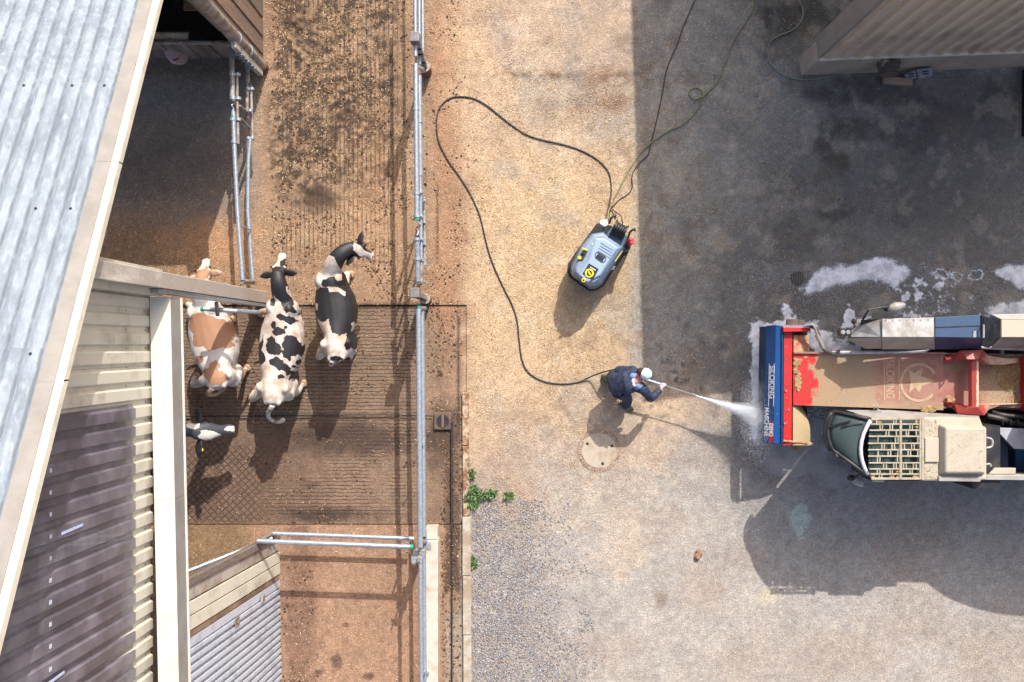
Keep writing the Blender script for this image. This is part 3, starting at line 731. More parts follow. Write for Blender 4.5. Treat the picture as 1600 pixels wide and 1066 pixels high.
# ---- standing wall and ribbed steel door at the lower left
Wb0=P(436,833,0); Wb1=P(441,1110,0)
def Wp(s,z):
    """point on the lower wall: s metres along the ground line, z height (the wall leans a little inwards)"""
    a=Wb0.lerp(Wb1,s/(Wb1-Wb0).length); return Vector((a.x-.080*z, a.y+.045*z, z))
WL=(Wb1-Wb0).length
def wpanel(s0,s1,z0,z1,d,name,m,th=.03,par=None,bev=.004):
    nrm=Vector((1,0,0))
    pts=[Wp(s0,z0),Wp(s1,z0),Wp(s1,z1),Wp(s0,z1)]; pts=[p+nrm*d for p in pts]
    return obj(name,G().slab(pts,(-th,0,0)),m,par or barn,bevel=bev)
wpanel(0,.10,0,3.7,.03,'edge_post',M['timber'],.12)
wpanel(.10,.30,0,3.7,.00,'wall_board',mat('stained_grey_board',(176,164,148),.8,0,(128,108,92),1.5,.45,.65,.2,60),.05)
for i,(a,b_) in enumerate(((.325,.50),(.52,.70))):
    wpanel(a,b_,0,3.7,.012,'wall_board',m_clad,.04)
wpanel(.0,.78,0,3.7,-.04,'backing_board',M['timber'],.03)
wpanel(.72,.80,0,3.7,.0,'door_jamb',mat('brown_wood_jamb',(150,120,92),.8,0,(110,84,64),2,.4,.6,.3,50),.05)
door=wpanel(.81,WL,0,3.68,-.01,'ribbed_door',M['galv'],.03)
m_door=mat('bright_ribbed_steel',(206,212,222),.38,.35,(160,166,176),3,.5,.75,.05,90,fine=.05)
s=.84
first=None
wpanel(.812,.93,0,3.68,.006,'door_edge',m_door,.012,door,.002)
while s+.12<WL:
    s+=.115
    if first is None:
        first=wpanel(s,s+.062,0.05,3.66,.022,'door_rib',m_door,.028,door,.006)
    else: wpanel(s,s+.062,0.05,3.66,.022,'door_rib',m_door,.028,door,.006)
p_=Wp(.90,.9); obj('door_latch',G().box((p_.x+.02,p_.y-.06,.85),(p_.x+.05,p_.y+.04,1.0)),M['galv_old'],door,bevel=.004)
p_=Wp(.98,2.0); obj('door_handle_plate',G().box((p_.x+.03,p_.y-.07,1.92),(p_.x+.045,p_.y+.05,2.1)).box((p_.x+.046,p_.y-.03,1.96),(p_.x+.07,p_.y+.01,2.05)),M['galv_old'],door,bevel=.004)

# ================================================================ TIMBER SHED at the top
shed=thing('timber_shed',P(405,100,0),'weathered timber shed with vertical planks and a dark open side','shed')
zb=0; XS=-4.30; YS=4.74
# plank wall facing the alley
y=YS+.04; i=0
M['timber_warm']=mat('sunbleached_warm_planks',(146,112,88),.85,0,(118,102,90),2.4,.42,.62,.5,40,.006,.25,(1,1,.18))
while y<9:
    w=.155+.02*math.sin(i*2.3); d=.018 if i%2 else 0
    obj('plank',G().box((XS-.03+d,y+.004,.12),(XS+d,y+w-.004,3.6+.35*0)),M['timber_warm'] if i in (1,2,4) else M['timber'],shed,bevel=.003); y+=w; i+=1
obj('foot_beam',G().box((XS-.12,YS+.03,.0),(XS-.032,9,.16)),M['timber'],shed)
# tubular post with a rusty foot and its clamped bracket
b0=P(411,107,0); 
obj('tubular_post',G().tube([(b0.x,b0.y,.16),(b0.x,b0.y,3.4)],.10,18),M['galv_old'],shed,smooth='auto')
obj('post_foot',G().tube([(b0.x,b0.y,-.02),(b0.x,b0.y,.17)],.108,18),M['rust'],shed,smooth='auto')
for z in (.95,1.55): obj('post_clamp',G().tube([(b0.x,b0.y,z-.03),(b0.x,b0.y,z+.03)],.112,18),M['galv'],shed,smooth='auto')
obj('hinge_rail',G().box((b0.x-.02,b0.y-.20,.22),(b0.x+.06,b0.y-.10,1.72)),M['concrete'],shed,bevel=.005)
for z in (.7,.85,1.05,1.2,1.4): obj('hinge_bolt',G().box((b0.x-.05,b0.y-.225,z),(b0.x+.075,b0.y-.205,z+.03)),M['galv'],shed)
# board front facing the feed passage
x=XS-.30; i=0
while x>-8.2:
    w=.20+.03*math.sin(i*1.9)
    obj('front_board',G().box((x-w+.004,YS+.16+(.014 if i%2 else 0),.0),(x-.004,YS+.19+(.014 if i%2 else 0),.84-.04*(i%3))),M['timber_grey'],shed,bevel=.003); x-=w; i+=1
obj('front_rail',G().tube([(-8.2,YS+.13,.93),(XS-.1,YS+.13,.93)],.034,10),M['galv_old'],shed,smooth='auto')
obj('diagonal_brace',G().bar((XS-1.9,YS+.12,.25),(XS-1.9-.65,YS+.12,3.2),.09,.09),M['galv_old'],shed)
obj('inner_stud',G().bar((XS-.34,YS+.35,.9),(XS-.42,YS+.35,3.3),.30,.05,(0,1,0)),M['timber_grey'],shed)
obj('tension_wire',G().tube([(XS-1.2,YS+.14,.9),(XS-1.9,YS+.14,3.2)],.007,6),M['galv_old'],shed)
for k in range(2): obj('lit_crate_board',G().box((XS-.95,YS+.55+k*.16,1.2),(XS-.62,YS+.69+k*.16,1.23)),M['timber_warm'],shed)
obj('roof',G().slab([(-9,YS+.05,3.34),(XS+.25,YS+.05,3.34),(XS+.25,9.2,3.9),(-9,9.2,3.9)],(0,0,.08)),M['roof'],shed)
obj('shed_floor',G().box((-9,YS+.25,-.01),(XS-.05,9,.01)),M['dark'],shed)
obj('rear_wall',G().box((-9,9,0),(XS,9.1,3.6)).box((-9.1,YS+.1,0),(-9,9.1,3.5)),M['timber'],shed)
# feed bag on the floor
g=G(); bagp=[P(262,66,.35),P(275,82,.30),P(287,99,.06)]
g.tube([P(258,62,.42),P(264,68,.40),P(272,78,.3),P(281,90,.2),P(288,99,.1)],[.05,.13,.19,.18,.07],14,sq=.6)
bag=fuse(g,.02,6,'feed_bag'); shift(bag,P(274,82,0))
o=obj('feed_bag',bag,mat('dusty_pink_paper_sack',(168,142,140),.8,0,(196,180,176),5,.5,.6,.6,30,.01),loc=P(274,82,0),smooth=True); tag(o,'dusty pinkish sack leaning against the grey boards of the shed','sack')
lab=obj('printed_mark',G().box(tuple(P(275,93,.30)-Vector((.05,.015,0))),tuple(P(275,93,.30)+Vector((.05,.02,.015))),.5),mat('red_print',(170,36,44),.7,bump=0))
lab.parent=o; lab.location=-o.location

# ================================================================ GATES AND FENCE
def pipe(name,pts,r,par,m='galv',n_=12,lab=None): return obj(name,G().tube(pts,r,n_),M[m],par,smooth='auto')
M['green']=mat('green_plastic_plug',(40,140,110),.5,bump=0)
def clamp(par,p,r=.04,axis='y'):
    d=Vector((0,.022,0)) if axis=='y' else Vector((.022,0,0)) if axis=='x' else Vector((0,0,.022))
    return obj('clamp',G().tube([Vector(p)-d,Vector(p)+d],r,12),M['galv'],par,smooth='auto')
fx=lambda gy_: (-134.8+.0068*(gy_+390))/90     # plan x of the fence for a plan offset gy_ (in 1/90 m)
def fp(ypx,z):    # point on the fence plane that lies under row ypx
    k=(CAM_H-z)/FPX; Y=(533-ypx)*k; return Vector((fx(-Y*90),Y,z))
# bay 1: rising from the top of the picture to the first post
f1=thing('yard_fence',fp(60,0),'upper bay of the galvanised yard fence with three thin rails above the first post','fence','galvanised fence bays along the alley')
for z,r in ((1.62,.030),(1.02,.026),(.45,.024)): pipe('rail',[fp(-160,z),fp(88-(1.62-z)*-22,z)],r,f1)
def socket_post(ypx,label):
    t=thing('fence_post',P(667,ypx,0),label,'post','socket posts of the yard fence')
    c=P(667,ypx,0)
    obj('socket',G().tube([(c.x,c.y,0),(c.x,c.y,.30)],.088,18),M['rust'],t,smooth='auto')
    obj('socket_cap',G().tube([(c.x,c.y,.30),(c.x,c.y,.34)],.092,18),M['galv_old'],t,smooth='auto')
    obj('upright',G().box((c.x-.045,c.y-.03,.33),(c.x+.035,c.y+.05,1.72)),M['galv_old'],t,bevel=.006)
    obj('hanger_plate',G().box((c.x-.09,c.y-.05,1.50),(c.x+.05,c.y+.10,1.76)),mat('dark_grey_steel_bracket',(112,106,108),.6,.4,(140,134,130),6),t,bevel=.008)
    for z in (.62,1.05,1.3): obj('bolt',G().box((c.x-.06,c.y-.045,z),(c.x+.05,c.y-.03,z+.035)),M['dark'],t)
    return t
socket_post(113,'fence post in the short rusty socket at the top of the alley')
socket_post(468,'fence post with boxy bracket at the corner of the pen slab')
# bay 2: telescopic gate between the posts
f2=thing('telescopic_gate',fp(300,0),'long galvanised telescopic gate between the two socket posts, with sliding latch tubes','gate','galvanised fence bays along the alley')
pipe('rail',[fp(100,1.62),fp(339,1.58)],.040,f2); pipe('rail',[fp(372,1.58),fp(440,1.5)],.040,f2)
pipe('rail',[fp(118,1.06),fp(275,1.02)],.038,f2); pipe('rail',[fp(262,1.02),fp(410,.98)],.030,f2); pipe('rail',[fp(405,.98),fp(446,.96)],.034,f2,'galv_old')
pipe('sliding_tube',[fp(312,.42),fp(414,.40)],.028,f2,'galv_old')
pipe('gate_stile',[fp(441,1.5),fp(441,.96),fp(441,.5)],.03,f2)
pipe('gate_stile',[fp(104,1.62),fp(108,.5)],.03,f2)
pipe('diagonal_stay',[fp(282,1.02),fp(330,.40)],.016,f2)
for y_,z in ((302,1.58),(338,1.58),(374,1.58),(405,1.54),(170,1.6)): clamp(f2,fp(y_,z),.052)
for y_,z in ((300,1.02),(338,1.02),(374,1.0),(406,.98),(190,1.04)): clamp(f2,fp(y_,z),.050)
for y_ in (314,348,382,413): clamp(f2,fp(y_,.42),.040)
for y_,z0,z1 in ((302,1.0,1.6),(338,1.0,1.6),(374,1.0,1.6),(405,.98,1.55),(382,.4,1.0),(314,.4,1.0),(348,.4,1.0)): obj('link_plate',G().bar(fp(y_,z0),fp(y_,z1),.04,.012),M['galv'],f2)
obj('end_plug',G().tube([fp(339,1.58),fp(344,1.58)],.043,12),M['green'],f2,smooth='auto')
obj('hook',G().tube(spline([fp(346,1.58),fp(352,1.55)+Vector((.05,0,0)),fp(358,1.5),fp(362,1.56)+Vector((.02,0,0)),fp(368,1.6)],4),.014,8),M['galv'],f2,smooth='auto')
# bay 3
f3=thing('pen_gate',fp(700,0),'long two-rail galvanised gate running beside the pen floor','gate','galvanised fence bays along the alley')
pipe('rail',[fp(482,1.46),fp(855,1.42)],.043,f3); pipe('rail',[fp(486,.90),fp(838,.86)],.040,f3)
pipe('gate_stile',[fp(481,1.46),fp(482,.9),fp(482,.4)],.034,f3); obj('end_plug',G().tube([fp(478,1.46),fp(482,1.46)],.046,12),M['green'],f3,smooth='auto')
pipe('gate_stile',[fp(846,1.42),fp(846,.5)],.03,f3); pipe('latch_pin',[fp(690,1.2),fp(700,.88)],.014,f3); pipe('diagonal_stay',[fp(770,.88),fp(845,.45)],.014,f3)
# lower bay on the concrete wall
f4=thing('wall_rail_fence',fp(980,0),'lower galvanised fence bay fixed along the pale concrete wall','fence','galvanised fence bays along the alley')
pipe('rail',[fp(872,1.42),fp(1200,1.40)],.032,f4); pipe('rail',[fp(868,.88),fp(1200,.86)],.034,f4)
pipe('fence_upright',[fp(1052,.30),fp(1052,1.42)],.03,f4)
# latch post where the three meet
lp=thing('latch_post',P(668,842,0),'galvanised latch post where three gates meet at the end of the concrete wall','post')
c=P(668,842,0); obj('upright',G().box((c.x-.03,c.y-.035,.28),(c.x+.03,c.y+.025,1.48)),M['galv_old'],lp,bevel=.005)
for z in (.5,.86,.95,1.15,1.4): obj('latch_bracket',G().box((c.x-.12,c.y-.07,z),(c.x+.05,c.y+.03,z+.03)),M['galv'],lp,bevel=.003)
obj('latch_pin',G().tube([(c.x-.09,c.y-.05,.45),(c.x-.09,c.y-.05,1.52)],.013,8),M['galv_old'],lp,smooth='auto')
obj('foot_plate',G().box((c.x-.08,c.y-.10,.362),(c.x+.09,c.y+.02,.375)),M['galv'],lp)
obj('chain',G().tube(spline([(c.x-.12,c.y-.05,1.15),(c.x-.22,c.y-.03,.9),(c.x-.25,c.y+.02,1.12)],6),.012,6),M['galv_old'],lp)
# gate across the lower run
g5=thing('cross_gate',P(540,850,0),'two-rail galvanised gate across the foot of the pen','gate')
def gp_(px,z,k=0):
    x=(px-800)*(CAM_H-z)/FPX; y=-3.22-.10*(px-420)/240; return Vector((x,y,z))
pipe('rail',[gp_(402,1.15),gp_(644,1.13)],.040,g5); pipe('rail',[gp_(424,.54),gp_(647,.52)],.036,g5)
obj('end_plug',G().tube([gp_(641,1.13),gp_(647,1.13)],.044,12),M['green'],g5,smooth='auto')
pipe('gate_stile',[gp_(405,1.15),gp_(425,.54),gp_(430,.35)],.03,g5,'galv_old'); pipe('gate_stile',[gp_(636,1.13),gp_(640,.52)],.016,g5)
# stay pipe leaning from the gate into the barn
sp_=thing('stay_pipe',P(400,850,0),'grey pipe leaning from the cross gate into the barn','pipe')
pipe('pipe',[P(425,841,.62),P(262,905,1.5)],.034,sp_); clamp(sp_,P(330,879,1.13),.05,'x')
# feed passage gate in front of the barn opening
XG=-396/90
def lp_(ypx,z): k=(CAM_H-z)/FPX; return Vector((XG+.02*0,(533-ypx)*k,z))
g6=thing('passage_gate',Vector((XG,2.5,0)),'narrow telescopic gate hung between shed post and barn post across the feed passage','gate')
def q6(px,py,z): return P(px,py,z)
pipe('rail',[q6(362,76,1.25),q6(363,152,1.25)],.042,g6,'galv_old'); pipe('rail',[q6(363,110,1.25),q6(364.5,158,1.25)],.034,g6); pipe('rail',[q6(364.5,174,1.25),q6(366,224,1.25),q6(371,330,1.25),q6(379,438,1.25)],.036,g6)
pipe('rail',[q6(387,98,.6),q6(387,130,.6)],.036,g6,'galv_old'); pipe('rail',[q6(386,130,.6),q6(386,185,.6)],.032,g6,'galv_old'); pipe('rail',[q6(391,215,.55),q6(388,250,.55),q6(387,330,.55),q6(395,438,.55)],.034,g6)
pipe('sliding_tube',[q6(370,117,1.12),q6(372,225,1.12)],.025,g6,'galv_old'); pipe('sliding_tube',[q6(392,133,.5),q6(395,220,.5)],.024,g6,'galv_old')
pipe('gate_stile',[q6(362,74,1.25),q6(388,98,.6)],.034,g6,'galv_old'); pipe('gate_stile',[q6(378,440,1.25),q6(397,440,.55)],.034,g6,'galv_old')
for (a,b_) in (((374,165),(389,178)),((375,185),(390,200))): obj('link_plate',G().bar(P(a[0],a[1],1.1),P(b_[0],b_[1],.55),.05,.02),M['galv_old'],g6)
for px,py,z in ((363,117,1.25),(364,154,1.25),(364,187,1.25),(366,222,1.25),(371,117,1.12),(372,154,1.12),(372,187,1.12)): clamp(g6,P(px,py,z),.05)
for px,py,z in ((387,139,.6),(391,173,.6),(394,216,.5),(393,139,.5),(388,216,.55)): clamp(g6,P(px,py,z),.046)
obj('end_plug',G().tube([q6(364,181,1.25),q6(364,184,1.25)],.04,12),M['green'],g6,smooth='auto')
obj('hook',G().tube(spline([q6(364,158,1.25),q6(366,161,1.2),q6(362,165,1.25),q6(365,170,1.2),q6(362,176,1.25)],4),.014,8),M['galv'],g6,smooth='auto')
pipe('diagonal_stay',[q6(373,352,1.1),q6(391,359,.6)],.014,g6)
pipe('hinge_pin',[q6(380,443,1.2),q6(398,444,.5)],.016,g6)
# short tether bar over the orange cow
tb=thing('post_stub',P(405,480,1.6),'short galvanised tube with green plug sticking out of the barn post','pipe')
pipe('tube',[P(318,483,2.05),P(368,486,1.95),P(404,488,1.3)],.033,tb); obj('end_plug',G().tube([P(314,483,2.05),P(318,483,2.05)],.037,12),M['green'],tb,smooth='auto')
pipe('bracket',[P(338,474,2.3),P(340,492,2.0)],.03,tb,'galv_old')
# scraper rope across the pen
sc=obj('scraper_rope',G().tube([P(283,651,.03),P(470,649,.03),P(600,648,.03),P(676,650,.03)],.011,8),M['black'],loc=P(480,650,0)); 
tag(sc,'thin black scraper rope stretched across the pen floor','rope')
# drain frame near the fence
dr=thing('drain_cover',P(692,658,0),'square rusty drain frame with round slotted grate in the gutter','drain')
c=P(692,658,0); obj('frame',G().box((c.x-.155,c.y-.15,-.02),(c.x+.155,c.y+.15,.035)),mat('dirty_iron_frame',(112,90,76),.85,.1,(84,66,56),12),dr,bevel=.02)
g=G()
for sx in (-1,1):
    pts=[]
    for k in range(13):
        a=-math.pi/2+math.pi*k/12; pts.append((c.x+sx*(.025+.085*math.cos(a)),c.y+.105*math.sin(a),.036))
    g.slab(pts,(0,0,.006))
obj('grate_opening',g,M['dark'],dr); obj('grate_bar',G().box((c.x-.02,c.y-.11,.037),(c.x+.02,c.y+.11,.055)),mat('dirty_iron_bar',(112,90,76),.85),dr,bevel=.004)
# weeds at the kerb
def weed(px,py,n_,sp,h,label):
    c=P(px,py,0); g=G()
    for i in range(n_):
        a=random.uniform(0,6.28); d=random.random()**.7; bx=c.x+sp[0]*d*math.cos(a); by=c.y+sp[1]*d*math.sin(a)
        l=random.uniform(.05,.13)*h; w=random.uniform(.008,.016); a2=random.uniform(0,6.28); u=Vector((math.cos(a2),math.sin(a2),0)); v=Vector((-u.y,u.x,0))
        z=random.uniform(.0,.1)*h; b_=Vector((bx,by,z)); t_=b_+u*l+Vector((0,0,random.uniform(-.02,.05))); mid=b_+u*l*.5+Vector((0,0,.03))
        g.add([b_,mid-v*w,t_,mid+v*w],[(0,1,2,3)])
    me=mesh_of('weed',g,c); set_attr(me,'shade',np.repeat(RNG.random(n_),4))
    o=obj('weed',me,M['leaf'],loc=c); tag(o,label,'weed'); return o
M['leaf']=shade_mat('weed_leaves',[(40,62,30),(60,90,44),(82,112,56),(110,134,80)],.6)
weed(739,776,420,(.10,.18),.8,'bushy green weed growing against the end of the soiled kerb')
weed(762,771,110,(.18,.06),.9,'low green weed trailing right from the bushy one by the kerb')
weed(794,774,60,(.07,.05),.7,'small green sprig at the far end of the trailing weed')
weed(737,742,60,(.05,.08),.6,'thin green sprig above the bushy weed at the kerb')
weed(739,878,110,(.05,.09),.7,'small green weed at the kerb beside the gravel')
# ================================================================ RIGHT BUILDING
rb=thing('open_fronted_store',P(1255,118,0),'tall store with dusty plinth and cream ribbed wall in the shaded corner','building')
def RL(px,z,d=0):   # point above the wall line, px measured on the ground
    y=118-(px-1250)*.037; p=P(px,y,0); return Vector((p.x,p.y+d,z))
obj('plinth',G().hexa([RL(1252,-.05),RL(1900,-.05),RL(1900,-.05,.35),RL(1247,-.05,.3)],[RL(1252,1.0),RL(1900,1.0),RL(1900,1.0,.35),RL(1247,1.0,.3)]),mat('dusty_rendered_plinth',(174,160,146),.9,0,(142,130,118),1.6,.42,.7,.15,50,fine=.06),rb)
obj('drip_trim',G().hexa([RL(1249,.98,-.06),RL(1900,.98,-.06),RL(1900,.98,0),RL(1252,.98,0)],[RL(1249,1.06,-.05),RL(1900,1.06,-.05),RL(1900,1.06,0),RL(1252,1.06,0)]),M['cream'],rb,bevel=.008)
m_rc=mat('dull_cream_cladding',(196,178,156),.6,0,(160,142,124),1.4,.48,.7,.05,120,fine=.05)
px_=1253; i=0
while px_<1800:
    p1=px_+92
    g=G(); pr=[]; N=4
    for k in range(N):
        a=px_+92*k/N
        pr+=[(a,0),(a+92/N*.14,0),(a+92/N*.22,.05),(a+92/N*.50,.05),(a+92/N*.60,0)]
    pr.append((p1,0))
    for a,d in pr:
        for z in (1.05,4.9): g.v.append(tuple(RL(a,z,-.008-d)))
    for k in range(len(pr)-1): g.f.append((2*k,2*k+2,2*k+3,2*k+1))
    obj('cladding_sheet',g,m_rc,rb); px_=p1+.3
obj('corner_board',G().hexa([RL(1246,1.02,-.02),RL(1252,1.02,-.02),RL(1252,1.02,.3),RL(1243,1.02,.3)],[RL(1246,4.9,-.02),RL(1252,4.9,-.02),RL(1252,4.9,.3),RL(1243,4.9,.3)]),M['greyface'],rb)
obj('inner_wall',G().hexa([RL(1253,1.0,.03),RL(1900,1.0,.03),RL(1900,1.0,.3),RL(1253,1.0,.3)],[RL(1253,4.9,.03),RL(1900,4.9,.03),RL(1900,4.9,.3),RL(1253,4.9,.3)]),M['timber'],rb)
zr=5.42
C1=Vector(((1182-800)/90,(533-131)/90,zr)); C2=Vector(((2300-800)/90,(533-20)/90,zr)); C3=Vector(((2300-800)/90,20,zr+.6)); C4=Vector(((1158-800)/90,20,zr+.6))
obj('roof',G().slab([C1,C2,C3,C4],(0,0,-.12)),M['roof'],rb)
for X_,Y_ in ((1176,-40),(1170,-700)):
    p=P(X_,Y_,0); obj('roof_post',G().box((p.x,p.y,0),(p.x+.18,p.y+.18,zr-.1)),M['galv_old'],rb)
# round vent on the plinth wall, wooden block, grey plastic plate
c=RL(1365,.62,-.02)
dm=thing('hose_drum',c,'brown ribbed round drum fixed to the dusty plinth','drum')
g=G()
for k in range(6): g.tube([c+Vector((0,-.01-.035*k,0)),c+Vector((0,-.035-.035*k,0))],.19-.012*(k%2)-.008*k,20)
obj('drum_body',g,mat('dark_brown_plastic',(112,96,90),.7,0,(84,72,68),5),dm,smooth='auto')
obj('drum_bracket',G().box(tuple(c+Vector((-.22,-.06,.16))),tuple(c+Vector((-.17,0,.34)))),M['galv_old'],dm)
tp=thing('wall_tap',RL(1347,.95,-.06),'small grey tap on the plinth edge above the drum','tap'); c2_=RL(1347,.95,-.06)
obj('valve',G().tube([c2_+Vector((0,.06,.02)),c2_+Vector((0,-.06,.02))],.022,8).box(tuple(c2_+Vector((-.05,-.05,.03))),tuple(c2_+Vector((.05,-.03,.05)))),M['galv_old'],tp); obj('spout',G().tube([c2_+Vector((0,-.05,.02)),c2_+Vector((0,-.06,-.12))],.016,8),M['galv'],tp)
w=thing('wooden_block',P(1400,129,0),'short square timber block lying before the plinth','timber'); cc=P(1400,129,0)
obj('block',G().box((cc.x-.24,cc.y-.055,0),(cc.x+.24,cc.y+.055,.12),-.1),mat('raw_timber_block',(176,150,128),.85,0,(140,116,98),4,stretch=(.2,1,1)),w,bevel=.006)
pl=thing('slotted_plate',P(1435,118,0),'grey plastic plate with two slots leaning by the timber block','plate')
def pp(px,py,z): return P(px,py,z)
for k,(q1,q2,q3,q4) in enumerate((((1414,116,.22),(1430,110,.30),(1433,122,.12),(1416,126,.05)),((1432,109,.30),(1456,106,.30),(1457,119,.08),(1436,124,.06)))):
    obj('plate_half',G().slab([pp(*q1),pp(*q2),pp(*q3),pp(*q4)],(0,.01,-.03)),mat('grey_moulded_plastic',(146,150,160),.6,0,(116,118,126),8),pl,bevel=.01)
for (px,py) in ((1424,118),(1446,114)):
    c_=P(px,py,.25); g=G()
    for dy_ in (-.022,.018): g.tube([c_+Vector((-.05,dy_,0)),c_+Vector((.05,dy_+.012,0))],.010,8,sq=.6)
    obj('slot',g,M['dark'],pl)
dg=thing('dark_gully_frame',P(1598,160,0),'black frame with two thin pale bars at the right edge','frame'); cc=P(1600,160,0)
obj('frame',G().box((cc.x-.04,cc.y-.6,0),(cc.x+1.2,cc.y+.55,.10)),M['black'],dg,bevel=.01)
for yy in (.23,-.22): obj('bar',G().box((cc.x-.035,cc.y+yy-.13,.101),(cc.x-.015,cc.y+yy+.13,.112)),M['galv'],dg)
# round floor drain and manhole
fd=thing('floor_drain',P(1246,435,0),'round cast drain grate at the left end of the foam puddle','drain'); c=P(1246,435,0)
obj('ring',G().disc(c,.118,-.02,.012,28),mat('dirt_filled_ring',(84,76,68),.9,0,(60,54,50),9),fd); obj('well',G().disc(c,.100,-.02,.0155,28),M['dark'],fd)
g=G()
for k in range(-3,4): 
    L=math.sqrt(max(.0,.10**2-(k*.030)**2)); g.box((c.x+k*.032-.009,c.y-L,.017),(c.x+k*.032+.009,c.y+L,.026))
obj('grate_bars',g,mat('dusty_cast_iron',(120,112,104),.8,.2),fd)
mh=thing('manhole_cover',P(936,704,0),'round cast manhole cover filled with pale concrete near the worker','manhole'); c=P(936,704,0)
obj('frame_ring',G().disc(c,.375,-.02,.006,56),mat('dark_cast_ring',(118,104,92),.8,.1,(160,140,118),9,.42,.58),mh)
obj('frame_band',G().disc(c,.352,-.01,.010,56),mat('dusty_ring_band',(164,148,130),.9,0,(150,124,100),12,.45,.6),mh)
obj('cover_ring',G().disc(c,.318,-.01,.013,56),mat('dark_cast_ring_inner',(120,106,96),.8,.1,(168,148,126),9,.4,.58),mh)
obj('concrete_fill',G().disc(c,.300,-.01,.016,56),mat('pale_manhole_concrete',(176,162,144),.92,0,(158,136,110),6,.45,.7,.4,90),mh)
for a in range(0,360,8):
    if a%40==0: continue
    an=math.radians(a); p=c+Vector((math.cos(an),math.sin(an),0))*.336
    obj('stud',G().box((p.x-.012,p.y-.006,.0105),(p.x+.012,p.y+.006,.015),an,p),M['rust'],mh)
for a in (20,150,285): 
    an=math.radians(a); p=c+Vector((math.cos(an),math.sin(an),0))*.235; obj('lifting_pocket',G().box((p.x-.025,p.y-.02,.0165),(p.x+.025,p.y+.02,.02),an,p),M['dark'],mh)
# stray clod
g=G()
for k in range(7): g.ball(P(1092+random.uniform(-4,4),867+random.uniform(-5,5),.03),random.uniform(.03,.06),8,6)
ck=fuse(g,.012,1,'clod'); shift(ck,P(1092,867,0)); tag(obj('earth_clod',ck,mat('brown_earth_clod',(156,118,90),.9,0,(110,82,62),14,bump=.6),loc=P(1092,867,0)),'brown clod of earth lying alone on the lower yard','clod')
# ================================================================ COWS
def oval(c, t, up, rx, ru, rd, n=16, flat=1.0):
    """ring round c, across direction t, with half width rx, height ru above and rd below"""
    t=Vector(t).normalized(); s=t.cross(Vector(up)).normalized(); u=s.cross(t).normalized(); out=[]
    for k in range(n):
        a=2*math.pi*k/n; ca,sa=math.cos(a),math.sin(a); e=.85
        x=math.copysign(abs(ca)**e,ca)*rx; y=math.copysign(abs(sa)**e,sa)*(ru if sa>0 else rd)
        out.append(Vector(c)+s*x+u*y)
    return out
def coat_mesh(me, h, patches, base_noise=5, seed=0, inv=False):
    """coat pattern: mask from patches given in plan"""
    co=verts(me); k=FPX/(CAM_H-h); px=800+co[:,0]*k; py=533-co[:,1]*k
    d=np.full(len(px),-9.)
    jx=(fbm(px+co[:,2]*60,py,6,3,seed)-.5)*base_noise; jy=(fbm(px,py+co[:,2]*60,6,3,seed+1)-.5)*base_noise
    for p in patches:
        if len(p)>5 and not isinstance(p[0],(int,float)): d=np.maximum(d,poly_sd(px+jx,py+jy,p)/3.); continue
        if isinstance(p[0],tuple): d=np.maximum(d,poly_sd(px+jx,py+jy,p)/3.); continue
        cx,cy,rx,ry=p[:4]; r=math.radians(p[4]) if len(p)>4 else 0
        x=px+jx-cx; y=py+jy-cy; u=(x*math.cos(r)+y*math.sin(r))/rx; v=(-x*math.sin(r)+y*math.cos(r))/ry
        d=np.maximum(d,(1-np.sqrt(u*u+v*v))*min(rx,ry)/3.)
    set_attr(me,'mask',np.clip(.5+d*.5,0,1)); return me
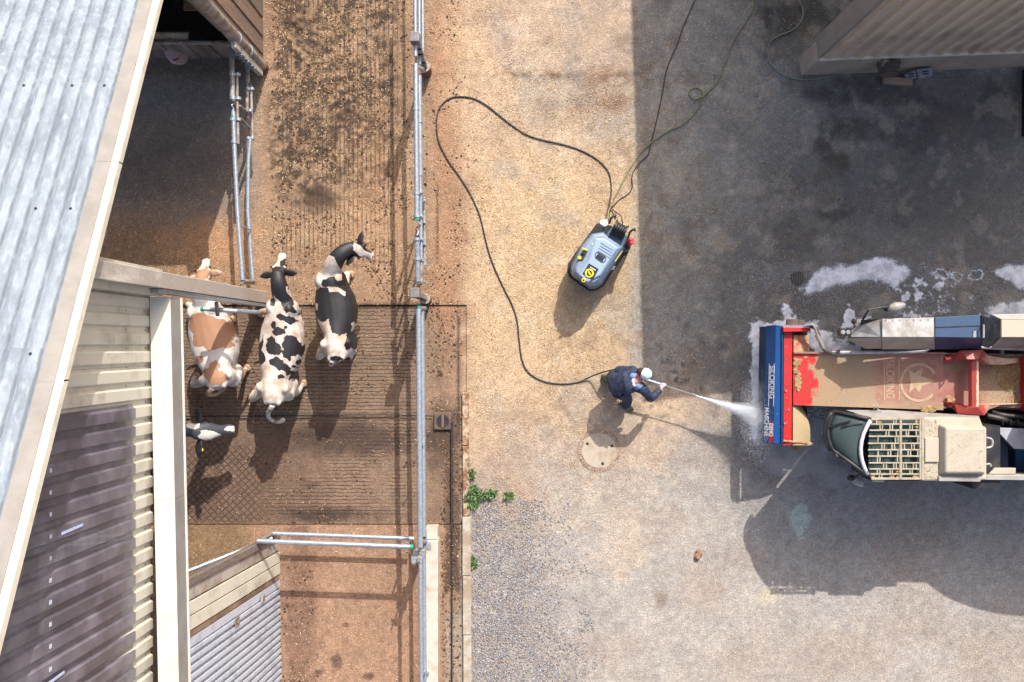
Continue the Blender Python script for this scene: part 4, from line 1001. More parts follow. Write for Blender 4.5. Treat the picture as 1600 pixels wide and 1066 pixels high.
def make_cow(name,label,foot,spine,neck,head_to,legs,patches,m,sc=1.0,tail=None,tags=False,seed=0,eye_c=None,earc=None,group=None,mono=None,hz=1.0):
    """spine: list of (point at back height px,py) from rump to withers; neck: 3-D points; head_to: nose point"""
    t=thing(name,foot,label,'cow',group)
    g=G()
    sp=spline([P(px,py,1.36) for px,py in spine],6); n=len(sp)
    prof=[(0,.10,.02,.30),(.035,.17,.05,.42),(.10,.215,.07,.56),(.20,.262,.08,.66),(.30,.240,.06,.70),(.42,.335,.04,.78),(.54,.375,.035,.83),(.66,.355,.035,.82),(.78,.29,.05,.78),(.87,.225,.07,.74),(.95,.165,.06,.62),(1,.12,.02,.48)]
    rings=[]
    for f,w,u,d in prof:
        i=f*(n-1); a=int(i); fr=i-a; p=sp[a].lerp(sp[min(a+1,n-1)],fr); tt=sp[min(a+1,n-1)]-sp[max(a-1 if a==n-1 else a,0)]
        c=Vector((p.x,p.y,1.34)); rings.append(oval(c+Vector((0,0,-d*.44)),tt,(0,0,1),w*sc,u+d*.44,d*.56,20))
    g.rings(rings)
    # spine ridge and hip bones
    dirv=(sp[-1]-sp[0]).normalized(); side=dirv.cross(Vector((0,0,1)))
    hip=sp[int(.2*n)]
    g.tube([p+Vector((0,0,.0)) for p in sp[2:-1]],[.022]*(n-3),8)
    for s in (-1,1):
        g.ball(hip+side*s*.215*sc+Vector((0,0,-.05)),(.062,.08,.075)); g.ball(sp[1]+side*s*.10+Vector((0,0,-.05)),(.045,.06,.05))
        g.ball(sp[int(.84*n)]+side*s*.15*sc+Vector((0,0,-.22)),(.12,.17,.26))
    # neck
    nk=spline([sp[int(.86*n)]+Vector((0,0,-.28))]+[sp[-1]+Vector((0,0,-.16))]+[Vector(p) for p in neck],5)
    m_=len(nk); nr=[]
    for i,p in enumerate(nk):
        f=i/(m_-1); tt=nk[min(i+1,m_-1)]-nk[max(i-1,0)]
        w=.17*(1-f)+.088*f; hh=.27*(1-f)**1.2+.125*f; nr.append(oval(p,tt,(0,0,1),w,hh*.8,hh,14))
    g.rings(nr)
    # head
    poll=Vector(neck[-1]); nose=Vector(head_to); hd=(nose-poll).normalized(); L=(nose-poll).length
    hs=[]
    up=Vector((0,0,1)) if abs(hd.z)<.8 else (neck[-1]-Vector(neck[-2])).normalized()
    for f,w,u,d in ((-.16,.075,.05,.07),(-.04,.098,.07,.115),(.12,.112,.07,.15),(.30,.116,.066,.15),(.45,.09,.062,.12),(.62,.068,.055,.09),(.80,.064,.045,.075),(.93,.075,.045,.072),(1.0,.062,.035,.055)):
        hs.append(oval(poll+hd*(f*L),hd,up,w*hz,u*hz,d*hz,16))
    g.rings(hs)
    sd=hd.cross(up).normalized(); hu=sd.cross(hd).normalized()
    for s in (-1,1): g.ball(poll+hd*.28*L+sd*s*.098+hu*.035,.034,8,6)
    # legs
    hoofs=[]
    for kind,foot_px,side_s in legs:
        fpt=P(foot_px[0],foot_px[1],.09)
        if kind=='h':
            a=sp[int(.14*n)]+side*side_s*.17*sc; a=sp[int(.14*n)]+side*side_s*.13*sc; top=Vector((a.x,a.y,.98)); st=sp[int(.27*n)]+side*side_s*.17*sc; st.z=.74
            hk=fpt.lerp(a,.18)-dirv*.10; hk.z=.50; path=[top,st,hk,Vector((fpt.x-dirv.x*.02,fpt.y-dirv.y*.02,.16)),fpt]; rr=[.16,.12,.060,.042,.05]
        else:
            a=sp[int(.84*n)]+side*side_s*.13*sc; top=Vector((a.x,a.y,.94)); el=a-dirv*.05; el.z=.74
            kn=Vector((fpt.x,fpt.y,0)).lerp(a,.2)+dirv*.03; kn.z=.40; path=[top,el,kn,Vector((fpt.x,fpt.y,.15)),fpt]; rr=[.12,.10,.056,.040,.05]
        pts=spline(path,5); rs=[]
        for i in range(len(pts)):
            j=i/5; a_=int(min(j,3)); f_=j-a_; rs.append(rr[a_]*(1-f_)+rr[min(a_+1,4)]*f_)
        g.tube(pts,rs,12); hoofs.append((fpt,dirv))
    # udder
    g.ball(sp[int(.2*n)]+Vector((0,0,-.72)),(.15,.18,.14),12,8)
    me=fuse(g,.0175,9,'body'); coat_mesh(me,1.3,patches,7,seed); shift(me,foot)
    obj('body',me,m,t,smooth=True)
    # ears
    for s in (-1,1):
        b_=poll+hd*.04*L+sd*s*.085*hz; e=b_+sd*s*.21*hz-hd*.05+Vector((0,0,-.03)); 
        pts=[b_,b_.lerp(e,.35),b_.lerp(e,.7),e]; wv=hd*.5+Vector((0,0,.55))
        wn=(wv-(e-b_).normalized()*wv.dot((e-b_).normalized())).normalized(); tn=wn.cross((e-b_).normalized())
        rgs=[]
        for p,w in zip(pts,(.028*hz,.062*hz,.054*hz,.008)):
            rgs.append([p+wn*math.cos(2*math.pi*k/10)*w+tn*math.sin(2*math.pi*k/10)*.011 for k in range(10)])
        eo=obj('ear',G().rings(rgs),earc or M['cow_black'],t,smooth=True)
        if tags: obj('ear_tag',G().bar(b_.lerp(e,.62)+tn*.016+hd*.01,b_.lerp(e,.62)+tn*.018+hd*.055,.045,.006,tn),M['tag_yellow'],eo)
    for s in (-1,1):
        obj('eye',G().ball(poll+hd*.28*L+sd*s*.116*hz+hu*.045,.022,8,6),M['eye'],t,smooth=True)
    obj('muzzle',G().rings([oval(nose+hd*(x),hd,up,w*.95,u,u*1.4,12) for x,w,u in ((-.035,.072,.042),(-.005,.075,.045),(.018,.055,.034))]),M['muzzle'],t,smooth=True)
    for p,d in hoofs:
        obj('hoof',G().rings([oval((p.x+d.x*.01,p.y+d.y*.01,.005),(0,0,1),d,.062,.075,.055,12),oval((p.x,p.y,.075),(0,0,1),d,.048,.05,.045,12)]),M['hoof'],t,smooth='auto')
    if tail:
        pts=spline(tail,6); k=len(pts); rs=[.034*(1-i/k)+.012 for i in range(k)]
        for i in range(int(k*.72),k): rs[i]=.02+.022*math.sin(math.pi*(i-k*.72)/(k*.30))
        obj('tail',G().tube(pts,rs,10),M['tailhair'] if mono is None else mono,t,smooth=True)
    return t
M['cow_black']=mat('black_hide',(34,32,34),.55,0,(52,48,48),6,.4,.7,.15,70,fine=.15)
M['cow_tan']=mat('tan_hide',(206,176,150),.7,0,(186,120,74),6,.45,.6,.15,70)
M['tag_yellow']=mat('yellow_ear_tag',(236,214,40),.4,bump=0)
M['eye']=mat('eye',(18,14,14),.1,bump=0); M['muzzle']=mat('muzzle',(214,196,190),.5,0,(120,106,104),20,.45,.6)
M['hoof']=mat('horn_hoof',(196,160,124),.6,0,(120,92,72),14); M['tailhair']=mat('dirty_white_tail',(212,200,186),.8,0,(110,100,94),5,.45,.6,.4,90)
hol=mask_mat('holstein_coat',(206,195,184),(34,31,33),nscale=26,namt=.12,soft=.05,rA=.8,rB=.55,bumpB=.35,fine=.07,fs=120,A2=(170,148,126))
red=mask_mat('red_and_white_coat',(208,200,190),(164,120,90),nscale=26,namt=.10,soft=.04,rA=.75,rB=.65,bumpB=.12,fine=.07,fs=120,A2=(194,180,166))
blk=mask_mat('dark_grey_coat',(58,58,64),(196,190,180),nscale=26,namt=.1,soft=.04,rA=.55,rB=.7,bumpB=.12,fine=.1,fs=120)
# right-hand cow, head turned to the fence
make_cow('cow','mostly black cow with white rump turning its white-blazed face to the fence','' or P(522,480,0),
 [(524,563),(523,530),(520,490),(514,452),(512,428)],[P(527,403,1.42),P(545,389,1.42),P(556,389,1.40)],P(580,401,1.12),
 [('h',(551,549),1),('h',(500,548),-1),('f',(548,430),1),('f',(505,436),-1)],
 [[(508,398),(530,384),(560,366),(575,384),(583,393),(582,410),(565,412),(548,400),(551,430),(549,445),(556,470),(558,490),(554,502),(546,506),(550,540),(540,548),(541,520),(532,524),(519,518),(515,500),(502,503),(492,497),(480,520),(470,500),(478,465),(498,450),(516,449),(528,443),(533,437),(530,425),(522,410),(514,402)],
  [(504,434),(512,430),(524,433),(532,445),(520,450),(505,448)],(527,561,9,4),(503,562,6,2.5),(549,537,5,10)],hol,.89,
 tail=[P(519,563,1.32),P(517,570,1.15),P(524,566,.8),P(530,562,.55)],seed=200)
# the white cut-outs of this cow are laid over the black ones
def overlay(root,patches,h=1.3,seed=0,val=0.0,bn=3):
    me=[c for c in root.children if c.name.startswith('body')][0].data; loc=root.location
    co=verts(me)+np.array(loc); k=FPX/(CAM_H-h); px=800+co[:,0]*k; py=533-co[:,1]*k
    px=px+(fbm(px,py,5,3,seed)-.5)*bn; d=np.full(len(px),-9.)
    for p in patches:
        if isinstance(p[0],tuple): d=np.maximum(d,poly_sd(px,py,p)/3.)
        else:
            cx,cy,rx,ry=p[:4]; r=math.radians(p[4]) if len(p)>4 else 0; x=px-cx; y=py-cy
            u=(x*math.cos(r)+y*math.sin(r))/rx; v=(-x*math.sin(r)+y*math.cos(r))/ry; d=np.maximum(d,(1-np.sqrt(u*u+v*v))*min(rx,ry)/3.)
    f=np.clip(.5+d*.5,0,1); a=me.attributes['mask']; cur=np.empty(len(px),dtype=np.float32); a.data.foreach_get('value',cur)
    a.data.foreach_set('value',(cur*(1-f)+val*f).astype(np.float32))
cowR=[o for o in COL.objects if o.get('category')=='cow'][0]
overlay(cowR,[[(503,402),(513,398),(527,404),(533,420),(534,438),(522,431),(510,438),(503,434)],[(514,450),(528,449),(540,456),(538,463),(530,456),(516,457)],[(485,473),(495,474),(496,485),(486,482)],[(556,381),(566,386),(570,392),(584,397),(583,407),(574,404),(562,400),(556,393)]],1.3,7)

# middle cow
cowM=make_cow('cow','white cow with many black blotches and black neck, middle of the three',P(432,545,0),
 [(424,632),(424,600),(430,550),(434,500),(438,470)],[P(436,447,1.36),P(434,432,1.38),P(435,428,1.36)],P(441,399,1.0),
 [('h',(473,601),1),('h',(398,612),-1),('f',(468,508),1),('f',(408,492),-1)],
 [[(418,418),(452,418),(450,455),(454,468),(460,474),(461,490),(448,488),(440,474),(432,462),(420,466)],(428,472,5,7),(430,508,5,6),(441,496,8,5,30),(452,500,9,6,10),(447,512,3,3),(436,519,11,6),
  [(412,522),(406,535),(398,540),(393,556),(392,572),(403,572),(414,568),(415,553),(408,548),(412,538)],[(417,530),(424,526),(432,531),(441,540),(443,549),(437,556),(424,555),(417,548)],
  [(446,525),(456,522),(464,532),(472,548),(472,565),(466,566),(463,555),(455,556),(452,565),(444,558),(441,550),(447,545),(442,538)],[(423,562),(432,558),(440,562),(448,570),(453,576),(446,582),(438,580),(432,573),(424,570)],
  (450,582,4,4),(461,566,3,4),(452,590,3,4),(440,588,5,4),(456,573,3,2.5),(450,592,2.5,3),(441,410,5,8,10)],hol,.95,
 tail=[P(426,633,1.32),P(419,646,1.2),P(422,655,.9),P(433,660,.6),P(444,655,.5)],seed=220)
# red and white cow under the barn post
cowO=make_cow('cow','white cow with tan patches standing half beneath the barn post',P(325,530,0),
 [(339,606),(334,585),(325,545),(314,500),(312,478)],[P(314,455,1.38),P(316,436,1.40),P(318,431,1.38)],P(322,408,1.06),
 [('h',(384,577),1),('h',(305,590),-1),('f',(362,500),1),('f',(298,478),-1)],
 [[(296,500),(303,492),(322,488),(330,495),(345,498),(358,508),(360,522),(350,528),(346,536),(352,540),(340,546),(330,548),(321,540),(310,543),(302,538),(303,522),(296,512)],
  (283,518,8,9),(286,536,9,10,30),(352,535,8,11),(313,561,8,7),(338,572,8,7),[(316,578),(330,574),(350,580),(360,588),(350,600),(335,602),(322,590)],(304,585,8,14,-30),[(304,424),(320,419),(333,424),(330,436),(322,446),(306,446)],(324,419,5,5)],red,.99,
 tail=[P(333,606,1.32),P(325,615,1.2),P(335,617,.9),P(346,611,.6),P(352,604,.5)],seed=240,earc=M['cow_tan'],mono=M['cow_tan'])
# dark cow looking out of the barn
cowD=make_cow('cow','dark grey cow with yellow ear tags looking out from under the door track',P(215,680,0),
 [(85,668),(130,668),(185,672),(225,674),(248,674)],[P(272,672,1.28),P(298,672,1.22),P(310,675,1.20)],P(364,671,.88),
 [('h',(120,690),1),('h',(120,650),-1),('f',(235,695),1),('f',(235,655),-1)],
 [(323,683,14,10,10),(352,674,10,4,0),(300,664,10,6,10)],blk,.95,tags=True,seed=260,hz=1.35)
# ear and neck of another grey cow beside it
cowE=make_cow('cow','grey cow almost hidden under the door track, only a pale ear showing',P(190,620,0),
 [(60,622),(105,624),(160,628),(195,634),(216,638)],[P(238,645,1.20),P(258,653,1.05),P(268,657,.95)],P(276,664,.62),
 [('h',(95,645),1),('h',(95,600),-1),('f',(205,660),1),('f',(205,618),-1)],
 [(60,620,10,10)],blk,.9,seed=280,earc=mat('pale_grey_ear',(150,146,146),.7,0,(110,106,108),12))

# ================================================================ PRESSURE WASHER
def wc(cx,cy,h): return P(840+cx/4.845,310+cy/4.845,h)     # plan point read from the detail view, lifted to height h
PW=thing('pressure_washer',P(937,392,0),'grey and black hot water pressure washer with hose reel in the sun','pressure washer')
M['pw_grey']=mat('blue_grey_washer_plastic',(132,148,166),.42,0,(118,134,152),3,.45,.6,.05,120,fine=.05)
M['pw_dark']=mat('dark_blue_grey_plastic',(84,98,114),.5,0,(72,84,98),4,bump=.05,fine=.05)
M['pw_black']=mat('black_plastic',(28,29,31),.45,bump=.08,c2=(40,40,42),scale=10)
M['yellow']=mat('yellow_plastic',(246,216,20),.4,bump=0); M['red_p']=mat('red_plastic',(222,62,62),.45,bump=0); M['white_p']=mat('white_plastic',(226,226,226),.5,bump=0)
base=[(228,500),(222,560),(240,600),(390,705),(445,700),(500,668),(560,570),(700,372),(660,330),(560,215),(480,170),(440,200),(300,390)]
def rg(pts,h,sx=1.0): 
    cx=sum(p[0] for p in pts)/len(pts); cy=sum(p[1] for p in pts)/len(pts)
    return [wc(cx+(x-cx)*sx,cy+(y-cy)*sx,h) for x,y in pts]
obj('chassis',G().rings([rg(base,.14,.94)[::-1],rg(base,.30,1.0)[::-1],rg(base,.42,.99)[::-1]]),M['pw_black'],PW,smooth='auto',bevel=.01)
hood=[(250,500),(246,560),(262,592),(395,690),(440,684),(485,655),(545,560),(672,376),(655,345),(520,268),(500,250),(405,268),(330,350)]
top=[(300,480),(285,520),(300,560),(395,655),(425,650),(455,620),(510,545),(640,380),(640,352),(515,290),(495,262),(430,268),(370,340)]
obj('side_panels',G().rings([rg(hood,.40,1.0)[::-1],rg(hood,.62,.985)[::-1],rg(hood,.74,.93)[::-1]]),M['pw_dark'],PW,smooth='auto',bevel=.012)
top2=[(445,300),(375,470),(300,565),(300,600),(385,662),(400,662),(490,560),(560,450),(640,385),(520,310),(500,270)]
obj('hood_top',G().rings([rg([(255,520),(262,580),(395,672),(436,668),(480,635),(540,545),(655,372),(640,350),(520,275),(498,256),(415,270),(335,360)],.74,1.0)[::-1],rg([(290,520),(292,560),(392,640),(425,636),(458,610),(515,530),(630,375),(618,358),(520,290),(498,272),(430,284),(362,368)],.86,1.0)[::-1]]),M['pw_grey'],PW,smooth='auto',bevel=.015)
obj('centre_ridge',G().hexa([wc(*p,.862) for p in ((430,300),(512,300),(622,375),(575,440),(480,590),(375,650),(305,585),(370,480))][::-1],[wc(*p,.905) for p in ((452,308),(508,312),(606,378),(560,440),(470,580),(376,632),(322,580),(388,480))][::-1]),mat('pale_blue_grey_plastic',(150,168,188),.4,0,(140,156,176),3,bump=.04,fine=.04),PW,bevel=.012)
for k in range(4):
    x0,y0=478-k*7,338+k*20; obj('vent_slot',G().bar(wc(x0,y0,.908),wc(x0+95,y0+58,.908),.008,.004),M['pw_dark'],PW)
u_=(wc(520,440,0)-wc(440,400,0))
obj('filler_recess',G().tube([wc(452,428,.912),wc(500,462,.912)],.062,16,sq=.12),M['pw_black'],PW,smooth='auto')
obj('filler_ring',G().tube(spline([wc(440,415,.915),wc(460,408,.915),wc(500,430,.915),wc(518,455,.915),wc(508,478,.915),wc(485,478,.915),wc(450,455,.915),wc(438,435,.915),wc(440,415,.915)],4),.006,6),M['pw_dark'],PW)
obj('panel',G().slab([wc(388,492,.912),wc(462,535,.912),wc(420,618,.912),wc(340,570,.912)],(0,0,.008)),M['pw_black'],PW,bevel=.004)
def disc(px,py,r,h,t,name,m,par): c=wc(px,py,h); return obj(name,G().disc(c,r,h,h+t,24),m,par,smooth='auto')
kn=disc(392,566,.072,.921,.006,'dial_ring',M['yellow'],PW); disc(392,566,.046,.928,.006,'dial_inner',M['pw_black'],PW)
obj('dial_grip',G().bar(wc(384,556,.940),wc(400,578,.940),.026,.016),M['yellow'],PW)
disc(348,620,.032,.908,.006,'small_dial',M['yellow'],PW); disc(348,620,.018,.915,.004,'small_dial_core',M['pw_black'],PW)
obj('panel_text_strip',G().bar(wc(398,520,.921),wc(440,545,.921),.012,.002),M['white_p'],PW)
obj('side_pocket',G().slab([wc(345,390,.845),wc(380,400,.855),wc(340,475,.855),wc(300,470,.845)],(0,0,.02)),M['pw_black'],PW,bevel=.004)
disc(318,450,.028,.875,.02,'pocket_knob',M['yellow'],PW); disc(345,412,.022,.875,.03,'pocket_knob_black',M['pw_black'],PW)
obj('yellow_clip',G().bar(wc(340,380,.885),wc(376,393,.885),.026,.018),M['yellow'],PW,bevel=.003)
obj('yellow_trim',G().bar(wc(452,285,.80),wc(412,350,.80+.07),.008,.006),M['yellow'],PW); obj('yellow_trim',G().bar(wc(640,400,.78),wc(585,480,.80),.008,.006),M['yellow'],PW)
obj('white_cover',G().slab([wc(472,168,.70),wc(525,165,.70),wc(530,205,.70),wc(505,220,.70),wc(466,195,.70)],(0,0,.07)),M['white_p'],PW,bevel=.01)
for k in range(3): obj('side_grille_bar',G().bar(wc(548+k*12,545-k*2,.66),wc(562+k*12,518-k*2,.70),.012,.01),M['white_p'],PW)
# wheels, push handle and reel
ax=(wc(620,400,0)-wc(300,215,0)); ax=(wc(680,330,0)-wc(470,220,0)).normalized(); fw=Vector((-ax.y,ax.x,0))
for (cx_,cy_) in ((450,245),(682,372)):
    c=wc(cx_,cy_,.15); wh=obj('wheel',G().tube([c-ax*.035,c+ax*.035],.15,24),M['black'],PW,smooth='auto'); obj('wheel_hub',G().tube([c-ax*.04,c+ax*.04],.07,16),M['galv_old'],wh,smooth='auto')
rc=wc(618,238,.86)
rl=obj('hose_reel',G().tube([rc-ax*.10,rc+ax*.10],.075,20),M['pw_black'],PW,smooth='auto')
for s in (-1,1): obj('reel_flange',G().tube([rc+ax*(s*.105-.008),rc+ax*(s*.105+.008)],.135,28),M['pw_black'],rl,smooth='auto')
for k in range(5): 
    a_=rc+ax*(-.08+.04*k); obj('wound_hose',G().tube([a_-ax*.017,a_-ax*.010,a_+ax*.010,a_+ax*.017],[.095,.11,.11,.095],24),M['black'],rl,smooth='auto')
for (a,b_) in (((545,185),(585,130)),((690,285),(732,232))):
    obj('reel_bracket',G().tube(spline([wc(*a,.6),wc(*a,.86),wc((a[0]+b_[0])/2-10,(a[1]+b_[1])/2-4,.98),wc(*b_,.99),wc(b_[0]+2,b_[1]+12,.93)],5),.018,10),M['pw_black'],PW,smooth='auto')
obj('handle_bar',G().tube([wc(540,210,.78),wc(690,300,.78)],.018,10),M['pw_black'],PW,smooth='auto')
obj('reel_cradle',G().slab([wc(520,285,.74),wc(545,205,.74),wc(690,300,.74),wc(640,375,.74)],(0,0,.06)),M['pw_dark'],PW,bevel=.01)
obj('red_valve',G().tube([wc(690,335,.62),wc(715,322,.78)],[.06,.05],14),M['red_p'],PW,smooth='auto',bevel=.006)
obj('red_cap',G().ball(wc(704,318,.76),(.045,.055,.03),12,8),M['red_p'],PW,smooth=True)
obj('side_tank',G().hexa([wc(640,380,.3),wc(700,372,.3),wc(690,400,.3),wc(650,420,.3)][::-1],[wc(650,350,.62),wc(700,340,.62),wc(695,385,.62),wc(655,400,.62)][::-1]),M['pw_black'],PW,bevel=.01)
# ---- hoses on the ground
def hose(name,pts,r,m,label,cat='hose',z=None,n=6):
    L=[]
    for p in pts:
        L.append(P(p[0],p[1],p[2] if len(p)>2 else r+.006))
    c0=Vector((L[0].x,L[0].y,0)); o=obj(name,G().tube(spline(L,n),r,8),m,loc=c0,smooth=True)
    tag(o,label,cat); return o
M['hose_black']=mat('black_hose_rubber',(40,38,38),.5,0,(58,54,50),12,bump=.05)
M['hose_green']=mat('yellow_green_hose',(136,138,98),.5,0,(108,112,84),8,bump=.05)
hose('pressure_hose',[(961,343,.70),(957,332,.45),(952,325,.12),(955,300),(953,276),(946,262),(930,247),(905,234),(880,226),(845,218),(822,210),(800,196),(780,180),(758,163),(740,154),(722,151),(705,153),(692,162),(684,176),(682,195),(684,215),(690,232),(703,255),(718,276),(733,300),(745,325),(752,345),(758,372),(765,398),(775,424),(788,452),(800,476),(808,502),(811,530),(815,560),(824,580),(840,592),(858,598),(882,600),(905,597),(925,588,.1),(945,581,.35),(965,577,.55),(985,577,.62),(997,582,.60),(1003,590,.55)],.012,M['hose_black'],'long black pressure hose looping over the yard from washer to worker')
hose('power_cable',[(973,352,.86),(971,340,.9),(966,334,.5),(955,326,.06),(958,322,.03),(968,312),(982,303),(988,292),(987,280),(990,268),(1000,254),(1012,243),(1016,228),(1022,205),(1030,170),(1036,140),(1040,115),(1048,92),(1058,70),(1066,46),(1076,22),(1086,0),(1092,-14)],.0085,M['hose_black'],'thin black power cable running up into the shade from the washer','cable')
hose('water_hose',[(950,342,.65),(951,330,.4),(955,322,.05),(962,306),(973,285),(985,262),(998,243),(1012,228),(1030,214),(1048,203),(1068,194),(1082,180),(1093,164),(1098,153),(1096,142),(1088,137),(1079,140),(1077,148),(1084,155),(1096,152,.035),(1108,142),(1122,126),(1132,100),(1142,72),(1156,48),(1169,28),(1177,8),(1176,-10)],.012,M['hose_green'],'yellow green water hose with a small loop lying above the washer')
hose('wall_hose',[(1347,91,.95),(1344,95,.72),(1338,102,.35),(1322,112,.10),(1303,118),(1275,123),(1250,124),(1228,119),(1210,107),(1201,92),(1200,76),(1206,63),(1219,55),(1237,48),(1250,36),(1255,20),(1250,4),(1242,-12)],.012,mat('grey_green_hose',(120,124,118),.5,0,(150,152,120),6,bump=.05),'grey hose curling from the wall tap out into the shade')

# ================================================================ WORKER
def person():
    foot=P(962,612,0)
    t=thing('person',foot,'worker in blue jacket and pale cap bending forward with a spray lance','person')
    V=Vector
    hipL=P(957,591,.72); hipR=P(966,611,.72); pel=P(962,600,.78)
    chest=P(986,596,.92); nb=P(997,595,1.0); head=P(1006,583,1.06)
    shL=P(989,580,.93); shR=P(1005,609,.93)
    elL=P(966,579,.74); hdL=P(1001,591,.58)
    elR=P(1017,622,.76); hdR=P(1036,606,.60)
    kL=P(974,588,.40); kR=P(980,622,.42); aL=P(948,590,.09); aR=P(976,634,.09)
    f=V((1,-.15,0)).normalized()
    # one continuous body: torso, neck, arms, legs
    def limb(g,pts,rs,n=12,k=5):
        sp=spline(pts,k); R=[]
        for i in range(len(sp)):
            j=i/k; a=int(min(j,len(rs)-2)); fr=j-a; R.append(rs[a]*(1-fr)+rs[a+1]*fr)
        g.tube(sp,R,n)
    def torso(g,ex=0.):
        rg_=[]
        c_=[pel-V((.03,0,.10)),pel,pel.lerp(chest,.35)+V((0,0,.03)),pel.lerp(chest,.7)+V((0,0,.05)),chest+V((0,0,.01)),chest.lerp(nb,.6)]
        for i,(p,w,u,d) in enumerate(zip(c_,(.14,.165,.155,.175,.18,.10),(.08,.10,.10,.11,.10,.06),(.10,.11,.11,.12,.12,.08))):
            tt=(c_[min(i+1,5)]-c_[max(i-1,0)]); rg_.append(oval(p,tt,(0,0,1),w+ex,u+ex,d+ex,18))
        g.rings(rg_)
    g=G(); torso(g)
    limb(g,[chest,nb,head+V((-.02,0,-.06))],[.10,.062,.06])
    for s,e,h in ((shL,elL,hdL),(shR,elR,hdR)): limb(g,[s,e,e.lerp(h,.92)],[.052,.038,.030])
    for hp,k_,a in ((hipL,kL,aL),(hipR,kR,aR)): limb(g,[hp,k_,a],[.10,.068,.045])
    me=fuse(g,.015,3,'body'); shift(me,foot); obj('body',me,M['skin'],t,smooth=True)
    # trousers
    g=G()
    rg_=[]; c_=[pel-V((.05,0,.12)),pel-V((.01,0,.02)),pel.lerp(chest,.25)]
    for i,(p,w,u,d) in enumerate(zip(c_,(.155,.185,.16),(.10,.125,.10),(.12,.13,.11))): rg_.append(oval(p,c_[2]-c_[0],(0,0,1),w,u,d,18))
    g.rings(rg_)
    for hp,k_,a in ((hipL,kL,aL),(hipR,kR,aR)): limb(g,[hp+V((0,0,.02)),k_,a+V((0,0,.12))],[.135,.092,.082])
    me=fuse(g,.016,3,'trousers'); shift(me,foot); obj('trousers',me,M['navy'],t,smooth=True)
    # jacket with sleeves, folds and turned collar
    g=G(); torso(g,.018)
    for s,e,h in ((shL,elL,hdL),(shR,elR,hdR)):
        g.ball(s,.088,12,8); limb(g,[chest.lerp(s,.6),s,s.lerp(e,.5),e,e.lerp(h,.45),e.lerp(h,.74)],[.11,.088,.078,.072,.06,.056])
        for k in range(4): # sleeve folds
            p=s.lerp(e,.45+.16*k); g.ball(p+V((random.uniform(-.03,.03),random.uniform(-.03,.03),.03)),.058,8,6)
    dv=(chest-pel).normalized(); sd=V((-dv.y,dv.x,0)).normalized()
    for k in range(14):
        a=random.uniform(.02,.9); b_=random.uniform(-.16,.16); p=pel.lerp(chest,a)+sd*b_+V((0,0,.125-abs(b_)*.25)); q=p+dv*random.uniform(.06,.16)*random.choice((-1,1))+sd*random.uniform(-.06,.06)
        g.tube([p,p.lerp(q,.5)+V((0,0,.012)),q],[.012,.026,.010],8)
    me=fuse(g,.0125,2,'jacket'); shift(me,foot); obj('jacket',me,M['jacket'],t,smooth=True)
    # hem band over the hips and pale yoke pieces
    g=G(); cl=[]
    for k in range(9):
        a=math.radians(-150+300*k/8); r=.085; w_=V((f.x*math.cos(a)*-1,f.y*math.cos(a)*-1,0))*r+V((-f.y,f.x,0))*math.sin(a)*r*1.25
        cl.append(nb+w_+V((0,0,.02+.012*math.cos(a))))
    g.tube(spline(cl,3),.027,8,sq=.7); obj('collar',g,M['collar'],t,smooth=True)
    for s,sg_ in ((shL,1),(shR,-1)):
        p=chest.lerp(s,.55)+V((-.0,0,.115)); obj('shoulder_patch',G().ball(p,(.055,.05,.018),10,6),M['pale_blue'],t,smooth=True)
    # head
    g=G(); lk=V((.62,-.30,-.62)).normalized()   # looking along the lance, down and to the right
    upv=V((0,0,1)); rt=lk.cross(upv).normalized(); hu=rt.cross(lk).normalized()
    rings=[]
    for k,(o_,w,d) in enumerate(((-.115,.045,.05),(-.09,.06,.07),(-.05,.068,.088),(0,.074,.096),(.05,.073,.095),(.09,.058,.075),(.115,.03,.04))):
        c=head+hu*o_; rings.append([c+rt*math.cos(2*math.pi*i/16)*w+lk*(math.sin(2*math.pi*i/16)*d+.004) for i in range(16)])
    g.rings(rings)
    g.tube([head+lk*.09+hu*.02,head+lk*.112-hu*.02,head+lk*.098-hu*.035],[.012,.017,.014],8)      # nose
    for s in (-1,1): g.ball(head+rt*s*.076-hu*.005-lk*.005,(.014,.018,.030),8,6)                 # ears
    g.tube([head+lk*.088-hu*.062-rt*.02,head+lk*.094-hu*.062,head+lk*.088-hu*.062+rt*.02],.009,6) # lips
    g.tube([head-hu*.06-lk*.02,nb+V((0,0,.0))],[.055,.062],12)
    me=fuse(g,.007,2,'head'); shift(me,foot); hd=obj('head',me,M['skin'],t,smooth=True)
    for s in (-1,1): obj('eye',G().ball(head+lk*.088+rt*s*.030+hu*.022,.011,8,6),M['eye'],hd,smooth=True)
    obj('mouth',G().tube([head+lk*.100-hu*.064-rt*.018,head+lk*.104-hu*.064,head+lk*.100-hu*.064+rt*.018],.0035,6),mat('lip',(150,84,78),.6,bump=0),hd)
    g=G(); rings=[]
    for o_,w,d in ((-.075,.058,.075),(-.02,.078,.094),(.03,.081,.102),(.06,.07,.09)):
        c=head+hu*o_-lk*.022; rings.append([c+rt*math.cos(2*math.pi*i/16)*w+lk*(math.sin(2*math.pi*i/16)*d*(.62 if math.sin(2*math.pi*i/16)>0 else 1)) for i in range(16)])
    g.rings(rings); obj('hair',g,mat('dark_brown_hair',(54,38,30),.7,0,(84,58,40),30,bump=.4),hd,smooth=True)
    # cap with a short peak
    g=G(); rings=[]
    for o_,w in ((.02,.090),(.05,.096),(.085,.090),(.115,.070),(.135,.035),(.14,.010)):
        c=head+hu*o_-lk*.004; rings.append([c+rt*math.cos(2*math.pi*i/20)*w+lk*math.sin(2*math.pi*i/20)*w*1.18 for i in range(20)])
    g.rings(rings); cap=obj('cap',g,M['cap'],t,smooth='auto')
    a=[]; 
